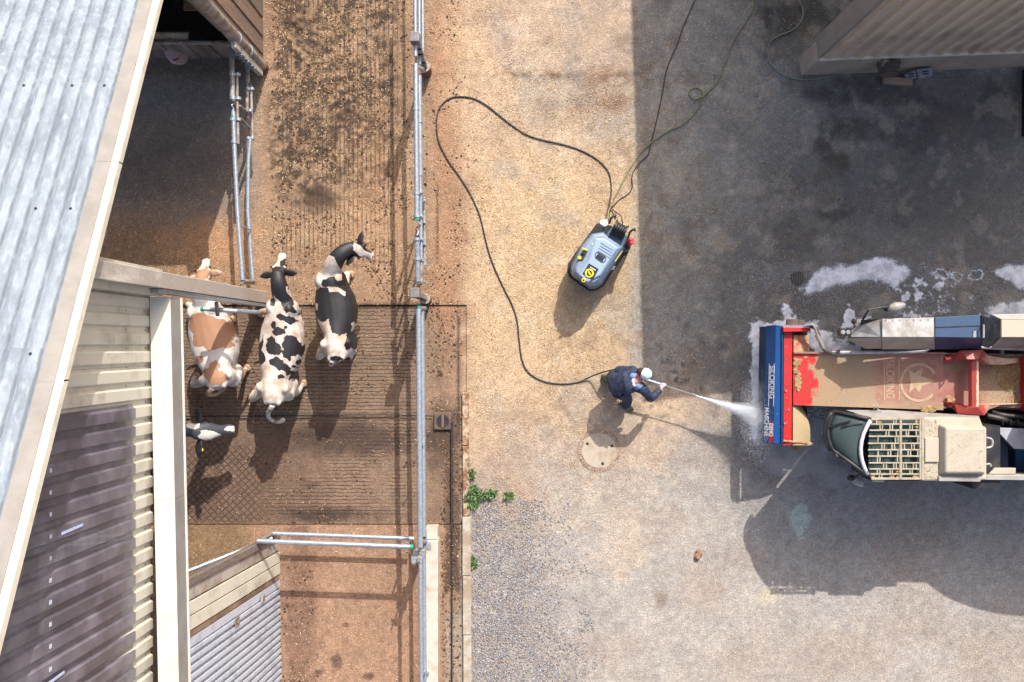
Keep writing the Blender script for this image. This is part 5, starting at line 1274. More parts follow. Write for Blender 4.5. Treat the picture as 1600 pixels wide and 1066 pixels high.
    for i in range(11):
        an=math.radians(20+140*i/10); a.append(head+hu*.028+rt*math.cos(an)*.088+lk*(math.sin(an)*.10))
    b_=[head+hu*.010+rt*math.cos(math.radians(20+140*i/10))*.075+lk*(.02+math.sin(math.radians(20+140*i/10))*.165) for i in range(11)]
    g=G(); top_=a+b_[::-1]; g.hexa([p-hu*.006 for p in top_],top_); obj('cap_peak',g,M['cap'],cap,smooth='auto')
    for k in range(3):
        o_=(.03,.06,.09)[k]; 
    # hands closed on the lance
    la=P(1000,590,.585); lb=P(1084,617,.545); ld=(lb-la).normalized()
    for (hc,el,nm) in ((hdL,elL,'hand'),(hdR,elR,'hand')):
        onl=la+ld*((hc-la).dot(ld)); fa_=(onl-el).normalized(); g=G(); wr=onl-fa_*.085
        side_=fa_.cross(ld).normalized()
        if side_.z<0: side_=-side_
        palm=onl-fa_*.035+side_*.012
        rr_=[oval(wr,fa_,side_,.026,.020,.020,12),oval(wr+fa_*.03+side_*.006,fa_,side_,.036,.020,.018,12),oval(palm+fa_*.005+side_*.010,fa_,side_,.042,.018,.016,12),oval(palm+fa_*.02+side_*.012,fa_,side_,.038,.014,.012,12)]
        g.rings(rr_)
        for k,ln in enumerate((.92,1.0,.95,.8)):
            off=ld*(-.030+.020*k); r=.0085
            p0=palm+off+fa_*.010+side_*.012; p1=onl+off*1.02+side_*.030*ln+fa_*.012; p2=onl+off+fa_*.032*ln+side_*.008; p3=onl+off+fa_*.018-side_*.022*ln; p4=onl+off-fa_*.006-side_*.024*ln
            g.tube(spline([p0,p1,p2,p3,p4],3),[.0095]*4+[.009]*4+[.008]*5,8)
        t0=wr+fa_*.03-ld*.028; g.tube(spline([t0,t0+fa_*.025-ld*.012-side_*.01,onl-ld*.035-side_*.018,onl-ld*.012-side_*.026+fa_*.01],3),[.013]*4+[.011]*3+[.009]*3,8)
        me=fuse(g,.0045,1,'hand'); shift(me,foot); obj('hand',me,M['glove'],t,smooth=True)
    for a,dr_ in ((aL,f),(aR,(f+V((0,-.35,0))).normalized())):
        g=G(); b0=V((a.x,a.y,0)); sd_=V((-dr_.y,dr_.x,0))
        g.tube([b0+V((0,0,.30)),b0+V((0,0,.16)),b0+V((0,0,.07))],[.068,.060,.058],12)
        g.rings([oval(b0+dr_*x+V((0,0,z)),dr_,(0,0,1),w,h_,z-.012,12) for x,z,w,h_ in ((-.085,.05,.035,.03),(-.05,.055,.048,.05),(.04,.05,.052,.045),(.12,.042,.050,.03),(.175,.036,.03,.02))])
        me=fuse(g,.010,2,'boot'); shift(me,foot); bo=obj('boot',me,M['boot'],t,smooth=True)
        obj('sole',G().hexa([b0+dr_*x+sd_*y for x,y in ((-.09,-.035),(-.09,.035),(.02,.05),(.13,.05),(.18,.02),(.18,-.02),(.13,-.05),(.02,-.05))][::-1],[b0+dr_*x+sd_*y+V((0,0,.02)) for x,y in ((-.09,-.035),(-.09,.035),(.02,.05),(.13,.05),(.18,.02),(.18,-.02),(.13,-.05),(.02,-.05))][::-1]),M['black'],bo)
    # lance held in both hands
    L=thing('spray_lance',la,'steel spray lance held by the worker and aimed at the machine','lance')
    obj('lance_tube',G().tube([la+ld*.05,lb],.0095,10),mat('steel_tube',(190,186,182),.3,.8,bump=0),L,smooth='auto')
    obj('grip_sleeve',G().tube([la+ld*.02,la+ld*.40],.019,12),mat('pale_grip_sleeve',(176,180,184),.5,bump=.05),L,smooth='auto')
    obj('trigger_gun',G().tube(spline([la-ld*.14-V((0,0,.10)),la-ld*.07-V((0,0,.03)),la+ld*.02,la+ld*.10],4),.022,10),M['pw_black'],L,smooth='auto')
    obj('nozzle',G().tube([lb-ld*.03,lb,lb+ld*.035],[.018,.019,.012],12),M['galv_old'],L,smooth='auto')
    return la,lb,ld
M['skin']=mat('skin',(196,136,112),.55,0,(184,112,94),12,bump=.05,fine=.05)
M['navy']=mat('navy_trousers',(48,50,70),.85,0,(66,66,86),9,.4,.65,.5,60,.01)
M['jacket']=mat('blue_work_jacket',(50,60,86),.7,0,(30,36,56),14,.42,.6,.8,40,.02)
M['pale_blue']=mat('pale_blue_patch',(120,146,186),.75,0,(90,110,150),12,bump=.3)
M['collar']=mat('pale_lined_collar',(206,208,214),.8,0,(120,134,166),14,.5,.6,.4)
M['cap']=mat('pale_blue_white_cap',(222,234,240),.7,0,(184,206,224),30,.5,.62,.2,90)
M['glove']=mat('grey_lilac_work_glove',(176,170,192),.75,0,(150,146,166),20,bump=.2)
M['boot']=mat('olive_rubber_boot',(70,74,44),.5,0,(88,84,56),8,bump=.1)
LA,LB,LD=person()
# ================================================================ SELF-PROPELLED FEED MIXER
FM=thing('feed_mixer',P(1500,620,0),'muddy self-propelled feed mixer with red loading arm, blue cutter head and cream cab','feed mixer')
mud=(176,154,118)
M['m_red']=mask_mat('red_paint_with_mud',(196,40,38),mud,nscale=14,namt=.42,soft=.20,rA=.4,rB=.85,bumpB=.5,fine=.18,fs=60,A2=(176,40,38))
M['m_red_soft']=mask_mat('half_washed_red_paint',(204,48,44),(164,136,106),nscale=22,namt=.45,soft=.30,rA=.4,rB=.85,bumpB=.4,fine=.14,fs=60,A2=(184,52,46))
M['m_arm']=mask_mat('dusty_red_paint',(160,112,100),(158,136,110),nscale=12,namt=.42,soft=.34,rA=.6,rB=.85,bumpB=.4,fine=.12,fs=70,A2=(150,94,82))
M['m_blue']=mat('dark_blue_paint',(10,52,88),.36,0,(14,62,98),2,.4,.7,.03,100,fine=.04)
M['m_silver']=mat('dusty_silver_paint',(168,163,156),.5,.1,(142,134,124),4,.45,.66,.08,90,fine=.08)
M['m_cream']=mat('dust_coated_cream_roof',(178,167,148),.78,0,(162,149,128),2.2,.5,.75,.15,60,fine=.06)
M['m_mudframe']=mat('mud_coated_frame',(170,160,142),.85,0,(150,136,110),9,.4,.65,.5,50,.01)
M['m_blk']=mat('grimy_black_steel',(36,37,40),.5,.1,(66,60,54),6,.45,.65,.2,40)
M['mud']=mat('wet_feed_mud',(176,146,100),.85,0,(146,118,78),10,.4,.6,1.0,45,.02)
def setmask(o,fn):
    me=o.data; co=verts(me)+np.array(wloc(o)); set_attr(me,'mask',np.clip(fn(co[:,0],co[:,1],co[:,2]),0,1))
def grid_plate(pts,nu,nv,th):
    """bilinear plate a,b,c,d (counter-clockwise seen from outside) with thickness th downward"""
    a,b_,c,d=[Vector(p) for p in pts]; g=G(); 
    def q(u,v): return (a.lerp(b_,u)).lerp(d.lerp(c,u),v)
    for lay in (0,1):
        for i in range(nu+1):
            for j in range(nv+1):
                p=q(i/nu,j/nv); g.v.append((p.x,p.y,p.z-th*lay))
    N=(nu+1)*(nv+1); ix=lambda i,j,l: l*N+i*(nv+1)+j
    for i in range(nu):
        for j in range(nv):
            g.f.append((ix(i,j,0),ix(i+1,j,0),ix(i+1,j+1,0),ix(i,j+1,0))); g.f.append((ix(i,j,1),ix(i,j+1,1),ix(i+1,j+1,1),ix(i+1,j,1)))
    for i in range(nu): g.f.append((ix(i,0,0),ix(i,0,1),ix(i+1,0,1),ix(i+1,0,0))); g.f.append((ix(i,nv,0),ix(i+1,nv,0),ix(i+1,nv,1),ix(i,nv,1)))
    for j in range(nv): g.f.append((ix(0,j,0),ix(0,j+1,0),ix(0,j+1,1),ix(0,j,1))); g.f.append((ix(nu,j,0),ix(nu,j,1),ix(nu,j+1,1),ix(nu,j+1,0)))
    return g
M['m_blue2']=mat('bright_blue_hood_paint',(14,66,122),.36,0,(18,76,134),2,.4,.7,.03,100,fine=.04)
# --- cutter head
h1=1.12
ch=obj('cutter_hood',G().slab([P(1212.5,508,h1),P(1224,509,h1+.02),P(1223,694,h1+.02),P(1209,693,h1)],(0,0,-.03)),M['m_blue2'],FM,bevel=.006)
fpl=obj('cutter_front_plate',G().slab([P(1212,508,h1-.004),P(1197,509,.92),P(1194,693,.92),P(1208.5,693,h1-.004)],(.025,0,0)),M['m_blue2'],FM,bevel=.004)
obj('hood_lip',G().bar(P(1222,510,h1+.035),P(1221,693,h1+.035),.02,.03),M['m_blue'],FM,bevel=.004)
rp=obj('cutter_red_beam',grid_plate([P(1225,514,1.10),P(1238,514,1.08),P(1237,695,1.08),P(1224,695,1.10)][::-1],6,60,.5),M['m_red'],FM)
setmask(rp,lambda x,y,z: (gx(x)-1150)*0+.02+.10*fbm(x*90,y*90,8,3,300))
rb2=obj('drum_housing_upper',grid_plate([P(1240,524,1.06),P(1264,524,.96),P(1264,557,.96),P(1240,557,1.06)][::-1],14,18,.35),M['m_red'],FM)
setmask(rb2,lambda x,y,z: .30+.5*fbm(x*90,y*90,9,3,301))
g=G(); rows=[]
N_=36
for i in range(N_+1):
    yy=634+(696-634)*i/N_; t_=i/N_; xr=1252+14*math.sin(min(1,t_*1.5)*math.pi/2)+(5 if t_>.93 else 0)
    rows.append([P(1239+(xr-1239)*j/10,yy,1.05-.16*(j/10)**2) for j in range(11)])
for r in rows: g.v+= [tuple(p) for p in r]
for i in range(N_):
    for j in range(10): g.f.append((i*11+j,(i+1)*11+j,(i+1)*11+j+1,i*11+j+1))
hl=obj('drum_housing_lower',g,M['m_red'],FM); md=hl.modifiers.new('t','SOLIDIFY'); md.thickness=.3; md.offset=-1
setmask(hl,lambda x,y,z: .12+.022*(gx(x)*1.05-1238)+.25*fbm(x*90,y*90,9,3,302))
g=G().slab([P(1224,511,1.22),P(1267,512,1.16),P(1267,518,1.16),P(1224,519,1.22)],(0,0,-.7)); obj('end_plate',g,M['m_red'],FM,bevel=.01); setmask(FM.children[-1],lambda x,y,z:.15+.3*fbm(x*90,y*90,9,3,303))
ep=obj('side_arm_plate',G().slab([P(1224,690,1.16),P(1262,694,1.0),P(1262,697,.5),P(1222,697,.5)],(0,.03,0)),M['m_red'],FM,bevel=.006); setmask(ep,lambda x,y,z:.5+0*x)
obj('motor',G().tube([P(1238,508,.98),P(1238,499,.98)],.10,14).tube([P(1250,508,1.0),P(1250,500,1.0)],.07,12),M['m_mudframe'],FM,smooth='auto')
c1,c2_=P(1232,516,.62),P(1232,690,.62); dr_=obj('milling_drum',G().tube([c1,c2_],.30,24),M['m_blk'],FM,smooth='auto')
for i in range(26):
    a=i*1.9; p=c1.lerp(c2_,(i+.5)/26); d=Vector((math.cos(a),0,math.sin(a)))
    if d.x>.3 or True: obj('knife',G().bar(p+d*.29,p+d*.37,.05,.02,(0,1,0)),M['galv_old'],dr_)
for (y_,x_) in ((640,1232),(662,1226),(611,1228)): obj('stud_bolt',G().disc(P(x_,y_,1.11),.014,1.10,1.125,8),M['galv'],FM)
def text(s,size,o_pt,xdir,ydir,m,name,par,ext=.002,off=0.0,sx=1.0):
    cu=bpy.data.curves.new(name,'FONT'); cu.body=s; cu.size=size; cu.extrude=ext; cu.offset=off
    tmp=bpy.data.objects.new('t',cu); COL.objects.link(tmp); dg=bpy.context.evaluated_depsgraph_get(); me=bpy.data.meshes.new_from_object(tmp.evaluated_get(dg)); bpy.data.objects.remove(tmp)
    X_=Vector(xdir).normalized(); Y_=Vector(ydir); Y_=(Y_-X_*Y_.dot(X_)).normalized(); Z_=X_.cross(Y_); R=Matrix((X_*sx,Y_,Z_)).transposed().to_4x4()
    base=wloc(par); me.transform(Matrix.Translation(Vector(o_pt)-base)@R); return obj(name,me,m,par)
M['white_let']=mat('white_lettering',(232,232,236),.5,bump=0)
fT=P(1212,508,h1-.004); fB=P(1197,509,.92); dn=(P(1208.5,693,h1)-fT).normalized(); upf=(fT-fB).normalized(); nf=dn.cross(upf)
if nf.x>0: nf=-nf
def fpnt(ypx,v):  # on the front plate: row ypx, v = 0 bottom .. 1 top, just proud of it
    u=(ypx-508)/185; a=fT.lerp(P(1208.5,693,h1-.004),u); b_=fB.lerp(P(1194,693,.92),u); return b_.lerp(a,v)+nf*.004
up_dn=(fpnt(600,1)-fpnt(600,0))
t1=text('SILOKING',.155,fpnt(571,.50),fpnt(680,.5)-fpnt(560,.5),up_dn,M['white_let'],'lettering',fpl,.001,.003,.78)
obj('lettering_line',G().slab([fpnt(568,.97),fpnt(635,.97),fpnt(635,.93),fpnt(568,.93)],nf*.003),M['white_let'],fpl)
obj('lettering_line',G().slab([fpnt(568,.44),fpnt(635,.44),fpnt(635,.41),fpnt(568,.41)],nf*.003),M['white_let'],fpl)
t2=text('MASCHINE',.135,fpnt(636,.04)+Vector((0,0,0)),fpnt(680,.5)-fpnt(560,.5),up_dn,M['white_let'],'lettering',fpl,.001,.003,.72)
for o_ in (t2,):
    pass
dm_=obj('demo_sticker',G().slab([fpnt(659,.98),fpnt(691,.98),fpnt(691,.52),fpnt(659,.52)],nf*.002),mat('red_sticker',(190,30,44),.5,bump=0),fpl)
text('DEMO',.125,fpnt(661,.56)+nf*.003,fpnt(680,.5)-fpnt(560,.5),up_dn,M['white_let'],'lettering',fpl,.001,.006,.60)
obj('lower_front_plate',G().slab([P(1197,510,.915)+Vector((.03,0,0)),P(1197,510,.915)+Vector((.03,0,-.5)),P(1194,692,.915)+Vector((.03,0,-.5)),P(1194,692,.915)+Vector((.03,0,0))],(.02,0,0)),M['m_blue'],FM)
# --- loading arm
arm_pts=[P(1240,552,1.08),P(1474,553,1.34),P(1474,641,1.34),P(1240,633,1.08)]
arm=obj('loading_arm',grid_plate(arm_pts[::-1],80,30,.42),M['m_arm'],FM)
M['m_arm2']=M['m_arm']
def armmask(x,y,z):
    p=gx(x)*1.0; P_=800+x*FPX/(CAM_H-1.2)
    return np.clip(.62*sst(1262,1292,P_+(fbm(x*90,y*90,10,4,310)-.5)*34)-.32*sst(1355,1375,P_)-.1*sst(1400,1470,P_)+.25*sst(618,640,533-y*FPX/(CAM_H-1.2)),0,1)
# bright red where the jet has cleaned the paint: own piece of plate
cl_=obj('cleaned_arm_end',grid_plate([P(1239.5,552,1.087),P(1312,552.3,1.168),P(1312,635.5,1.168),P(1239.5,633,1.087)][::-1],50,50,.006),M['m_red_soft'],FM)
setmask(cl_,lambda x,y,z:.0+.95*sst(1258,1292,800+x*FPX/(CAM_H-1.1)+(fbm(x*90,y*60,8,4,311)-.5)*46)+.25*sst(626,634,533-y*FPX/(CAM_H-1.1)))
setmask(arm,armmask)
a_edge=[P(1240,551,1.11),P(1474,552,1.37)]
obj('arm_side_rail',G().bar(*a_edge,.03,.05),M['m_arm'],FM); setmask(FM.children[-1],lambda x,y,z:.2+0*x)
# mud clumps on the head and arm
def clump(name,cx,cy,rx,ry,h,n_,label=None):
    g=G()
    for k in range(n_):
        a=random.uniform(0,6.28); d=random.random()**.5; g.ball(P(cx+rx*d*math.cos(a),cy+ry*d*math.sin(a),h),(random.uniform(.015,.04),random.uniform(.015,.04),random.uniform(.008,.02)),7,5)
    me=fuse(g,.008,1,name); shift(me,wloc(FM)); return obj(name,me,M['mud'],FM,smooth=True)
clump('mud_lump',1245,566,7,6,1.095,22); clump('mud_lump',1247,596,5,16,1.095,34); clump('mud_lump',1243,575,4,8,1.095,12); clump('mud_lump',1450,640,14,4,1.35,26); clump('mud_lump',1262,556,8,3,1.1,10)
# faint stencilled words and emblem on the dusty plate
M['stencil']=mat('dusty_beige_stencil',(186,160,132),.85,0,(172,134,112),12,.45,.7,.2,60)
def apt(px,py):   # point on the arm plate
    h=1.08+(px-1240)/234*.26; return P(px,py,h+.004)
text('SILOKING',.175,apt(1385,562),apt(1400,620)-apt(1400,560),Vector((1,0,.1)),M['stencil'],'stencilled_word',arm,.001,.002,.80)
for xx in (1381,1404): obj('stencil_line',G().slab([apt(xx,560),apt(xx+1.6,560),apt(xx+1.6,626),apt(xx,626)],(0,0,.002)),M['stencil'],arm)
g=G(); N_=40
for i in range(N_):
    a0=math.radians(40+290*i/N_); a1=math.radians(40+290*(i+1)/N_)
    q=lambda r,a: apt(1436+r*math.cos(a),598+r*1.02*math.sin(a))
    g.slab([q(30,a0),q(30,a1),q(26,a1),q(26,a0)],(0,0,.002))
obj('emblem_ring',g,M['stencil'],arm)
em=[(1420,577),(1428,584),(1442,574),(1439,587),(1460,596),(1440,604),(1437,615),(1429,606),(1420,614),(1423,596)]
g=G()
for i in range(len(em)):
    a_=apt(*em[i]); b_=apt(*em[(i+1)%len(em)]); g.add([apt(1433,595)+Vector((0,0,.002)),a_+Vector((0,0,.002)),b_+Vector((0,0,.002))],[(0,2,1)])
obj('emblem_star',g,M['stencil'],arm)
# --- rear half of the arm: trough with brackets and cross tube
tr=obj('trough_floor',grid_plate([P(1470,556,1.30),P(1600,556,1.30),P(1600,640,1.30),P(1470,638,1.30)][::-1],60,40,.2),M['m_arm'],FM)
setmask(tr,lambda x,y,z: .15+.65*blob(800+x*FPX/14.2,533-y*FPX/14.2,1570,590,34,46,.5,.5,.5,14,320)+.35*blob(800+x*FPX/14.2,533-y*FPX/14.2,1500,570,40,10,.5,0,.6,10,321))
obj('trough_floor_rear',grid_plate([P(1600,556,1.30),P(1720,556,1.30),P(1720,640,1.30),P(1600,640,1.30)][::-1],20,20,.2),M['m_arm'],FM); setmask(FM.children[-1],lambda x,y,z:.4+0*x)
clump('mud_lump',1578,585,20,26,1.305,160); clump('mud_lump',1566,568,26,7,1.305,50); clump('mud_lump',1592,625,12,10,1.305,40); clump('mud_lump',1484,624,7,5,1.36,14)
def bracket(sgn):
    # stepped side plate: outline along the arm, standing up from the trough edge
    if sgn>0: tops=[(1472,567,1.34),(1490,565,1.42),(1512,562,1.66),(1528,562,1.68),(1548,570,1.5),(1568,570,1.42),(1590,567,1.36)]; outs=[(1472,558),(1486,556),(1502,548),(1536,547),(1544,556),(1568,560),(1590,560)]
    else: tops=[(1472,626,1.34),(1492,629,1.42),(1512,636,1.66),(1528,636,1.68),(1545,632,1.5),(1570,631,1.42),(1600,630,1.36)]; outs=[(1472,632),(1488,638),(1498,647),(1538,649),(1545,640),(1560,636),(1600,638)]
    g=G()
    for i in range(len(tops)-1):
        a,b_=tops[i],tops[i+1]; c_,d_=outs[i],outs[i+1]
        q=[P(*a),P(*b_),P(d_[0],d_[1],b_[2]-.05),P(c_[0],c_[1],a[2]-.05)]
        g.slab(q,(0,0,-.03)); g.slab([P(*a),P(*b_),P(b_[0],b_[1],b_[2])-Vector((0,0,b_[2]-1.28)),P(a[0],a[1],a[2])-Vector((0,0,a[2]-1.28))],(0,-.012*sgn*-1,0))
    o=obj('arm_bracket',g,M['m_red'] if False else M['m_brk'],FM); setmask(o,lambda x,y,z:.28+.35*sst(1520,1560,800+x*FPX/14)+.0*z)
    return o
M['m_brk']=mask_mat('dusty_bracket_paint',(164,66,60),(214,186,160),nscale=9,namt=.3,soft=.15,rA=.45,rB=.8,bumpB=.3,fine=.1,fs=60)
bracket(1); bracket(-1)
ct=obj('cross_tube',G().tube([P(1521,560,1.56),P(1521,636,1.56)],.075,8),M['m_brk'],FM); setmask(ct,lambda x,y,z: .15+.8*sst(1519,1524,800+x*FPX/13.95))
obj('red_corner_post',G().box(tuple(P(1597,642,1.30)),tuple(P(1612,556,1.62))),M['m_red'],FM); setmask(FM.children[-1],lambda x,y,z:.1+0*x)
# hydraulic pipe on top of the arm and hoses at the head
M['pipe']=mat('grey_painted_pipe',(186,186,190),.4,.3,(150,146,142),9,bump=.05)
obj('hydraulic_pipe',G().tube([P(1300,551.5,1.18),P(1445,549,1.36),P(1458,540,1.42),P(1640,547,1.46)],.030,10),M['pipe'],FM,smooth='auto')
obj('hydraulic_pipe',G().tube([P(1300,553.5,1.14),P(1450,552,1.32),P(1640,556,1.32)],.018,8),M['galv_old'],FM,smooth='auto')
for px in (1310,1380,1424,1566): obj('pipe_clip',G().bar(P(px,547,1.36 if px>1440 else 1.25),P(px,555,1.33 if px>1440 else 1.22),.05,.03),M['galv_old'],FM)
for k,(d,hh) in enumerate(((0,1.22),(3,1.18),(6.5,1.14))):
    obj('hydraulic_hose',G().tube(spline([P(1256+d,510-d*.2,hh),P(1270+d*.6,508+d,hh+.06),P(1276+d*.6,520,hh+.05),P(1283-d*.3,537,hh),P(1291-d*.3,549,hh),P(1302,552,1.18)],6),.020,8),M['black'] if k==1 else M['galv_old'],FM,smooth=True)
obj('hose_sleeve',G().tube([P(1276,523,1.25),P(1287,545,1.22)],.034,10),M['galv_old'],FM,smooth='auto')
# --- bonnet on the far side
def poly(name,pts,d,m,bev=.006,par=None): return obj(name,G().slab([P(*p) for p in pts],(0,0,-d)),m,par or FM,bevel=bev)
M['m_sil2']=mat('wet_silver_paint',(150,148,146),.38,.2,(118,112,104),5,.42,.6,.3,40,fine=.08)
poly('nose_panel_top',[(1330,516,1.70),(1352,506,1.84),(1377,499,1.92),(1377,527,1.98),(1330,527,1.74)],.05,M['m_sil2'])
poly('nose_panel_side',[(1322,529,1.60),(1377,527.3,1.975),(1377,545,1.55),(1353,545,1.40)],.03,M['m_silver'])
poly('bonnet_top',[(1378.5,498,1.92),(1460,496,1.92),(1460,527,1.99),(1378.5,527,1.98)],.05,M['m_sil2'])
poly('bonnet_side',[(1378.5,527.3,1.978),(1460,527.3,1.988),(1461,546,1.55),(1378.5,546,1.55)],.03,M['m_silver'])
poly('blue_cover_top',[(1461,496,1.95),(1532,492,1.97),(1532,528,2.03),(1461,527,2.0)],.05,M['m_blue'])
poly('blue_cover_side',[(1461,527.3,1.99),(1532,528.3,2.02),(1534,545,1.58),(1461,546,1.55)],.03,M['m_blue'])
obj('cover_groove',G().bar(P(1462,511.5,1.985),P(1531,509,2.005),.014,.006),M['m_blk'],FM)
obj('cover_latch',G().bar(P(1523,517,2.02),P(1523,527,2.02),.045,.01),M['pipe'],FM)
obj('grab_handle',G().tube([P(1536,508,2.0),P(1537,508,2.12),P(1537,527,2.12),P(1536,527,2.0)],.014,8),M['pipe'],FM,smooth='auto')
poly('dark_recess',[(1534,493,1.98),(1548,492,2.02),(1564,500,2.06),(1564,527,2.06),(1546,544,1.7),(1534,540,1.65)],.05,mat('shadow_grey_panel',(112,110,108),.6,0,(84,82,82),5,bump=.1))
poly('rear_bonnet_top',[(1549,491,2.05),(1680,489,2.05),(1680,499,2.12),(1565,499,2.12)],.05,M['m_silver'])
poly('rear_bonnet_face',[(1565,499.5,2.118),(1680,499.5,2.118),(1680,527,2.14),(1565,527,2.14)],.05,M['m_cream'])
poly('rear_bonnet_side',[(1565,527.4,2.135),(1680,527.4,2.135),(1680,545,1.7),(1548,545,1.68)],.03,M['m_silver'])
obj('bonnet_core',G().hexa([P(1340,520,.5),P(1376,500,.5),P(1690,498,.5),P(1690,543,.5),P(1360,543,.5)][::-1],[P(1340,522,1.42),P(1376,503,1.52),P(1690,500,1.55),P(1690,541,1.5),P(1362,541,1.42)][::-1]),M['m_blk'],FM)
obj('seam',G().bar(P(1377.8,499,1.95),P(1377.8,527,2.0),.012,.02),M['m_blk'],FM)
# work lights
for px in (1315.5,1323.5):
    c=P(px,519,1.62); lo_=obj('work_light',G().tube([c+Vector((0,0,-.06)),c+Vector((0,0,.05))],.055,16),M['m_blk'],FM,smooth='auto')
    obj('lens',G().disc(c,.034,c.z+.051,c.z+.058,14),mat('dusty_lens',(150,150,150),.2,bump=0),lo_)
obj('light_bracket',G().bar(P(1326,520,1.60),P(1340,517,1.62),.10,.04).bar(P(1335,512,1.66),P(1344,505,1.70),.05,.05).bar(P(1333,503,1.72),P(1340,510,1.66),.05,.05),M['galv_old'],FM)
obj('indicator',G().tube([P(1332,500,1.75),P(1337,504,1.75)],.035,10),M['m_blk'],FM,smooth='auto')
obj('mirror_arm',G().tube([P(1346,506,1.70),P(1349,498,1.95),P(1357,484,2.05),P(1374,481,2.05),P(1392,479,2.0)],.017,8),M['m_blk'],FM,smooth='auto')
def mirror(cx,cy,h,ang,L=.20,w=.075):
    c=P(cx,cy,h); g=G(); d=Vector((math.cos(ang),math.sin(ang),0))
    g.rings([oval(c+d*x,d,(0,0,1),ww,hh,hh*1.6,12) for x,ww,hh in ((-L*.55,.03,.03),(-L*.3,w*.8,.06),(L*.1,w,.075),(L*.55,w*.6,.05),(L*.75,.012,.02))])
    o=obj('mirror_housing',g,M['m_silver'],FM,smooth=True); return o
mirror(1399,480,2.0,.30); obj('mirror_back',G().ball(P(1388,482,1.93),(.09,.05,.05),10,6),M['m_blk'],FM,smooth=True)
# --- cab
hr=2.30
glass,n,b=_new('green_tinted_glass'); b.inputs['Base Color'].default_value=(.11,.15,.145,1); b.inputs['Roughness'].default_value=.06; b.inputs['Transmission Weight'].default_value=.45; b.inputs['IOR'].default_value=1.2
tcg=n.nodes.new('ShaderNodeTexCoord').outputs['Object']; dn_=_noise(n,26,5,.75,tcg); _bump(n,_ramp(n,dn_.outputs[0],.56,.66).outputs[0],b,.5,.006)
rglass=glass.copy(); rglass.name='dusty_roof_glass'; rglass.node_tree.nodes['Principled BSDF'].inputs['Transmission Weight'].default_value=.1; rglass.node_tree.nodes['Principled BSDF'].inputs['Base Color'].default_value=(.055,.085,.08,1)
ws=[P(1303,646,1.45),P(1302,705,1.45),P(1352,741,2.16),P(1354,655,2.20)]
obj('cab_shell',G().hexa([P(1306,650,.7),P(1308,704,.7),P(1356,738,.7),P(1540,742,.7),P(1540,650,.7),P(1354,652,.7)],[P(1308,650,1.0),P(1310,704,1.0),P(1358,738,1.0),P(1540,742,1.0),P(1540,650,1.0),P(1356,652,1.0)]),M['m_blk'],FM)
g=G(); nu,nv=8,6; a,b_,c,d=P(1305,644,1.98),P(1303,704,1.98),P(1353,741,2.20),P(1358,656,2.24)
for i in range(nu+1):
    for j in range(nv+1):
        u,v=i/nu,j/nv; p=(a.lerp(b_,u)).lerp(d.lerp(c,u),v)+Vector((-.16*4*u*(1-u)*(.6+.2*v),0,.06*v*(1-v)*4)); g.v.append(tuple(p))
for i in range(nu):
    for j in range(nv): g.f.append((i*(nv+1)+j,(i+1)*(nv+1)+j,(i+1)*(nv+1)+j+1,i*(nv+1)+j+1))
wsh=obj('windscreen',g,glass,FM,smooth=True); mdd=wsh.modifiers.new('t','SOLIDIFY'); mdd.thickness=.006
idx=lambda i,j: Vector(g.v[i*(nv+1)+j])
fr=[idx(0,j)+Vector((0,.01,.01)) for j in range(nv,-1,-1)]+[idx(i,0)+Vector((-.01,0,.01)) for i in range(1,nu+1)]+[idx(nu,j)+Vector((0,-.01,.01)) for j in range(1,nv+1)]
obj('windscreen_frame',G().tube(fr,.030,8),M['m_blk'],FM,smooth=True)
obj('windscreen_head',G().tube([idx(i,nv)+Vector((.015,0,.03)) for i in range(nu+1)],.030,8),mat('pale_windscreen_head',(204,200,204),.4,bump=0),FM,smooth=True)
obj('front_seal',G().tube([idx(i,0)+Vector((-.03,0,-.03)) for i in range(nu+1)],.045,8),M['m_blk'],FM,smooth=True)
lowg=G()
for i in range(nu+1):
    tp_=idx(i,0); k_=(CAM_H-.8)/(CAM_H-tp_.z); lowg.v.append(tuple(tp_+Vector((.01,0,-.01)))); lowg.v.append((tp_.x*k_+.04,tp_.y*k_,.8))
for i in range(nu): lowg.f.append((2*i,2*i+1,2*i+3,2*i+2))
lg_=obj('front_lower_glass',lowg,rglass,FM,smooth=True); lg_.modifiers.new('t','SOLIDIFY').thickness=.01
obj('door_front_glass',G().slab([idx(nu,j) for j in range(nv+1)]+[P(1355,741,1.0),P(1309,704,.9)],(0,.01,0)),rglass,FM)
wp0=idx(3,0)+Vector((-.02,0,.05)); wp1=idx(1,3)+Vector((0,.02,.03))
obj('wiper_arm',G().bar(wp0,wp1,.02,.015),M['m_blk'],FM); obj('wiper_blade',G().bar(idx(2,2)+Vector((0,0,.03)),idx(1,4)+Vector((.1,0,.03)),.018,.03),M['m_blk'],FM)
obj('round_lamp',G().disc(P(1311,710,2.02),.062,1.96,2.04,18),M['m_blk'],FM,smooth='auto'); obj('round_lamp_lens',G().disc(P(1311,710,2.04),.045,2.042,2.05,18),mat('grey_lamp_glass',(150,146,142),.2,bump=0),FM)
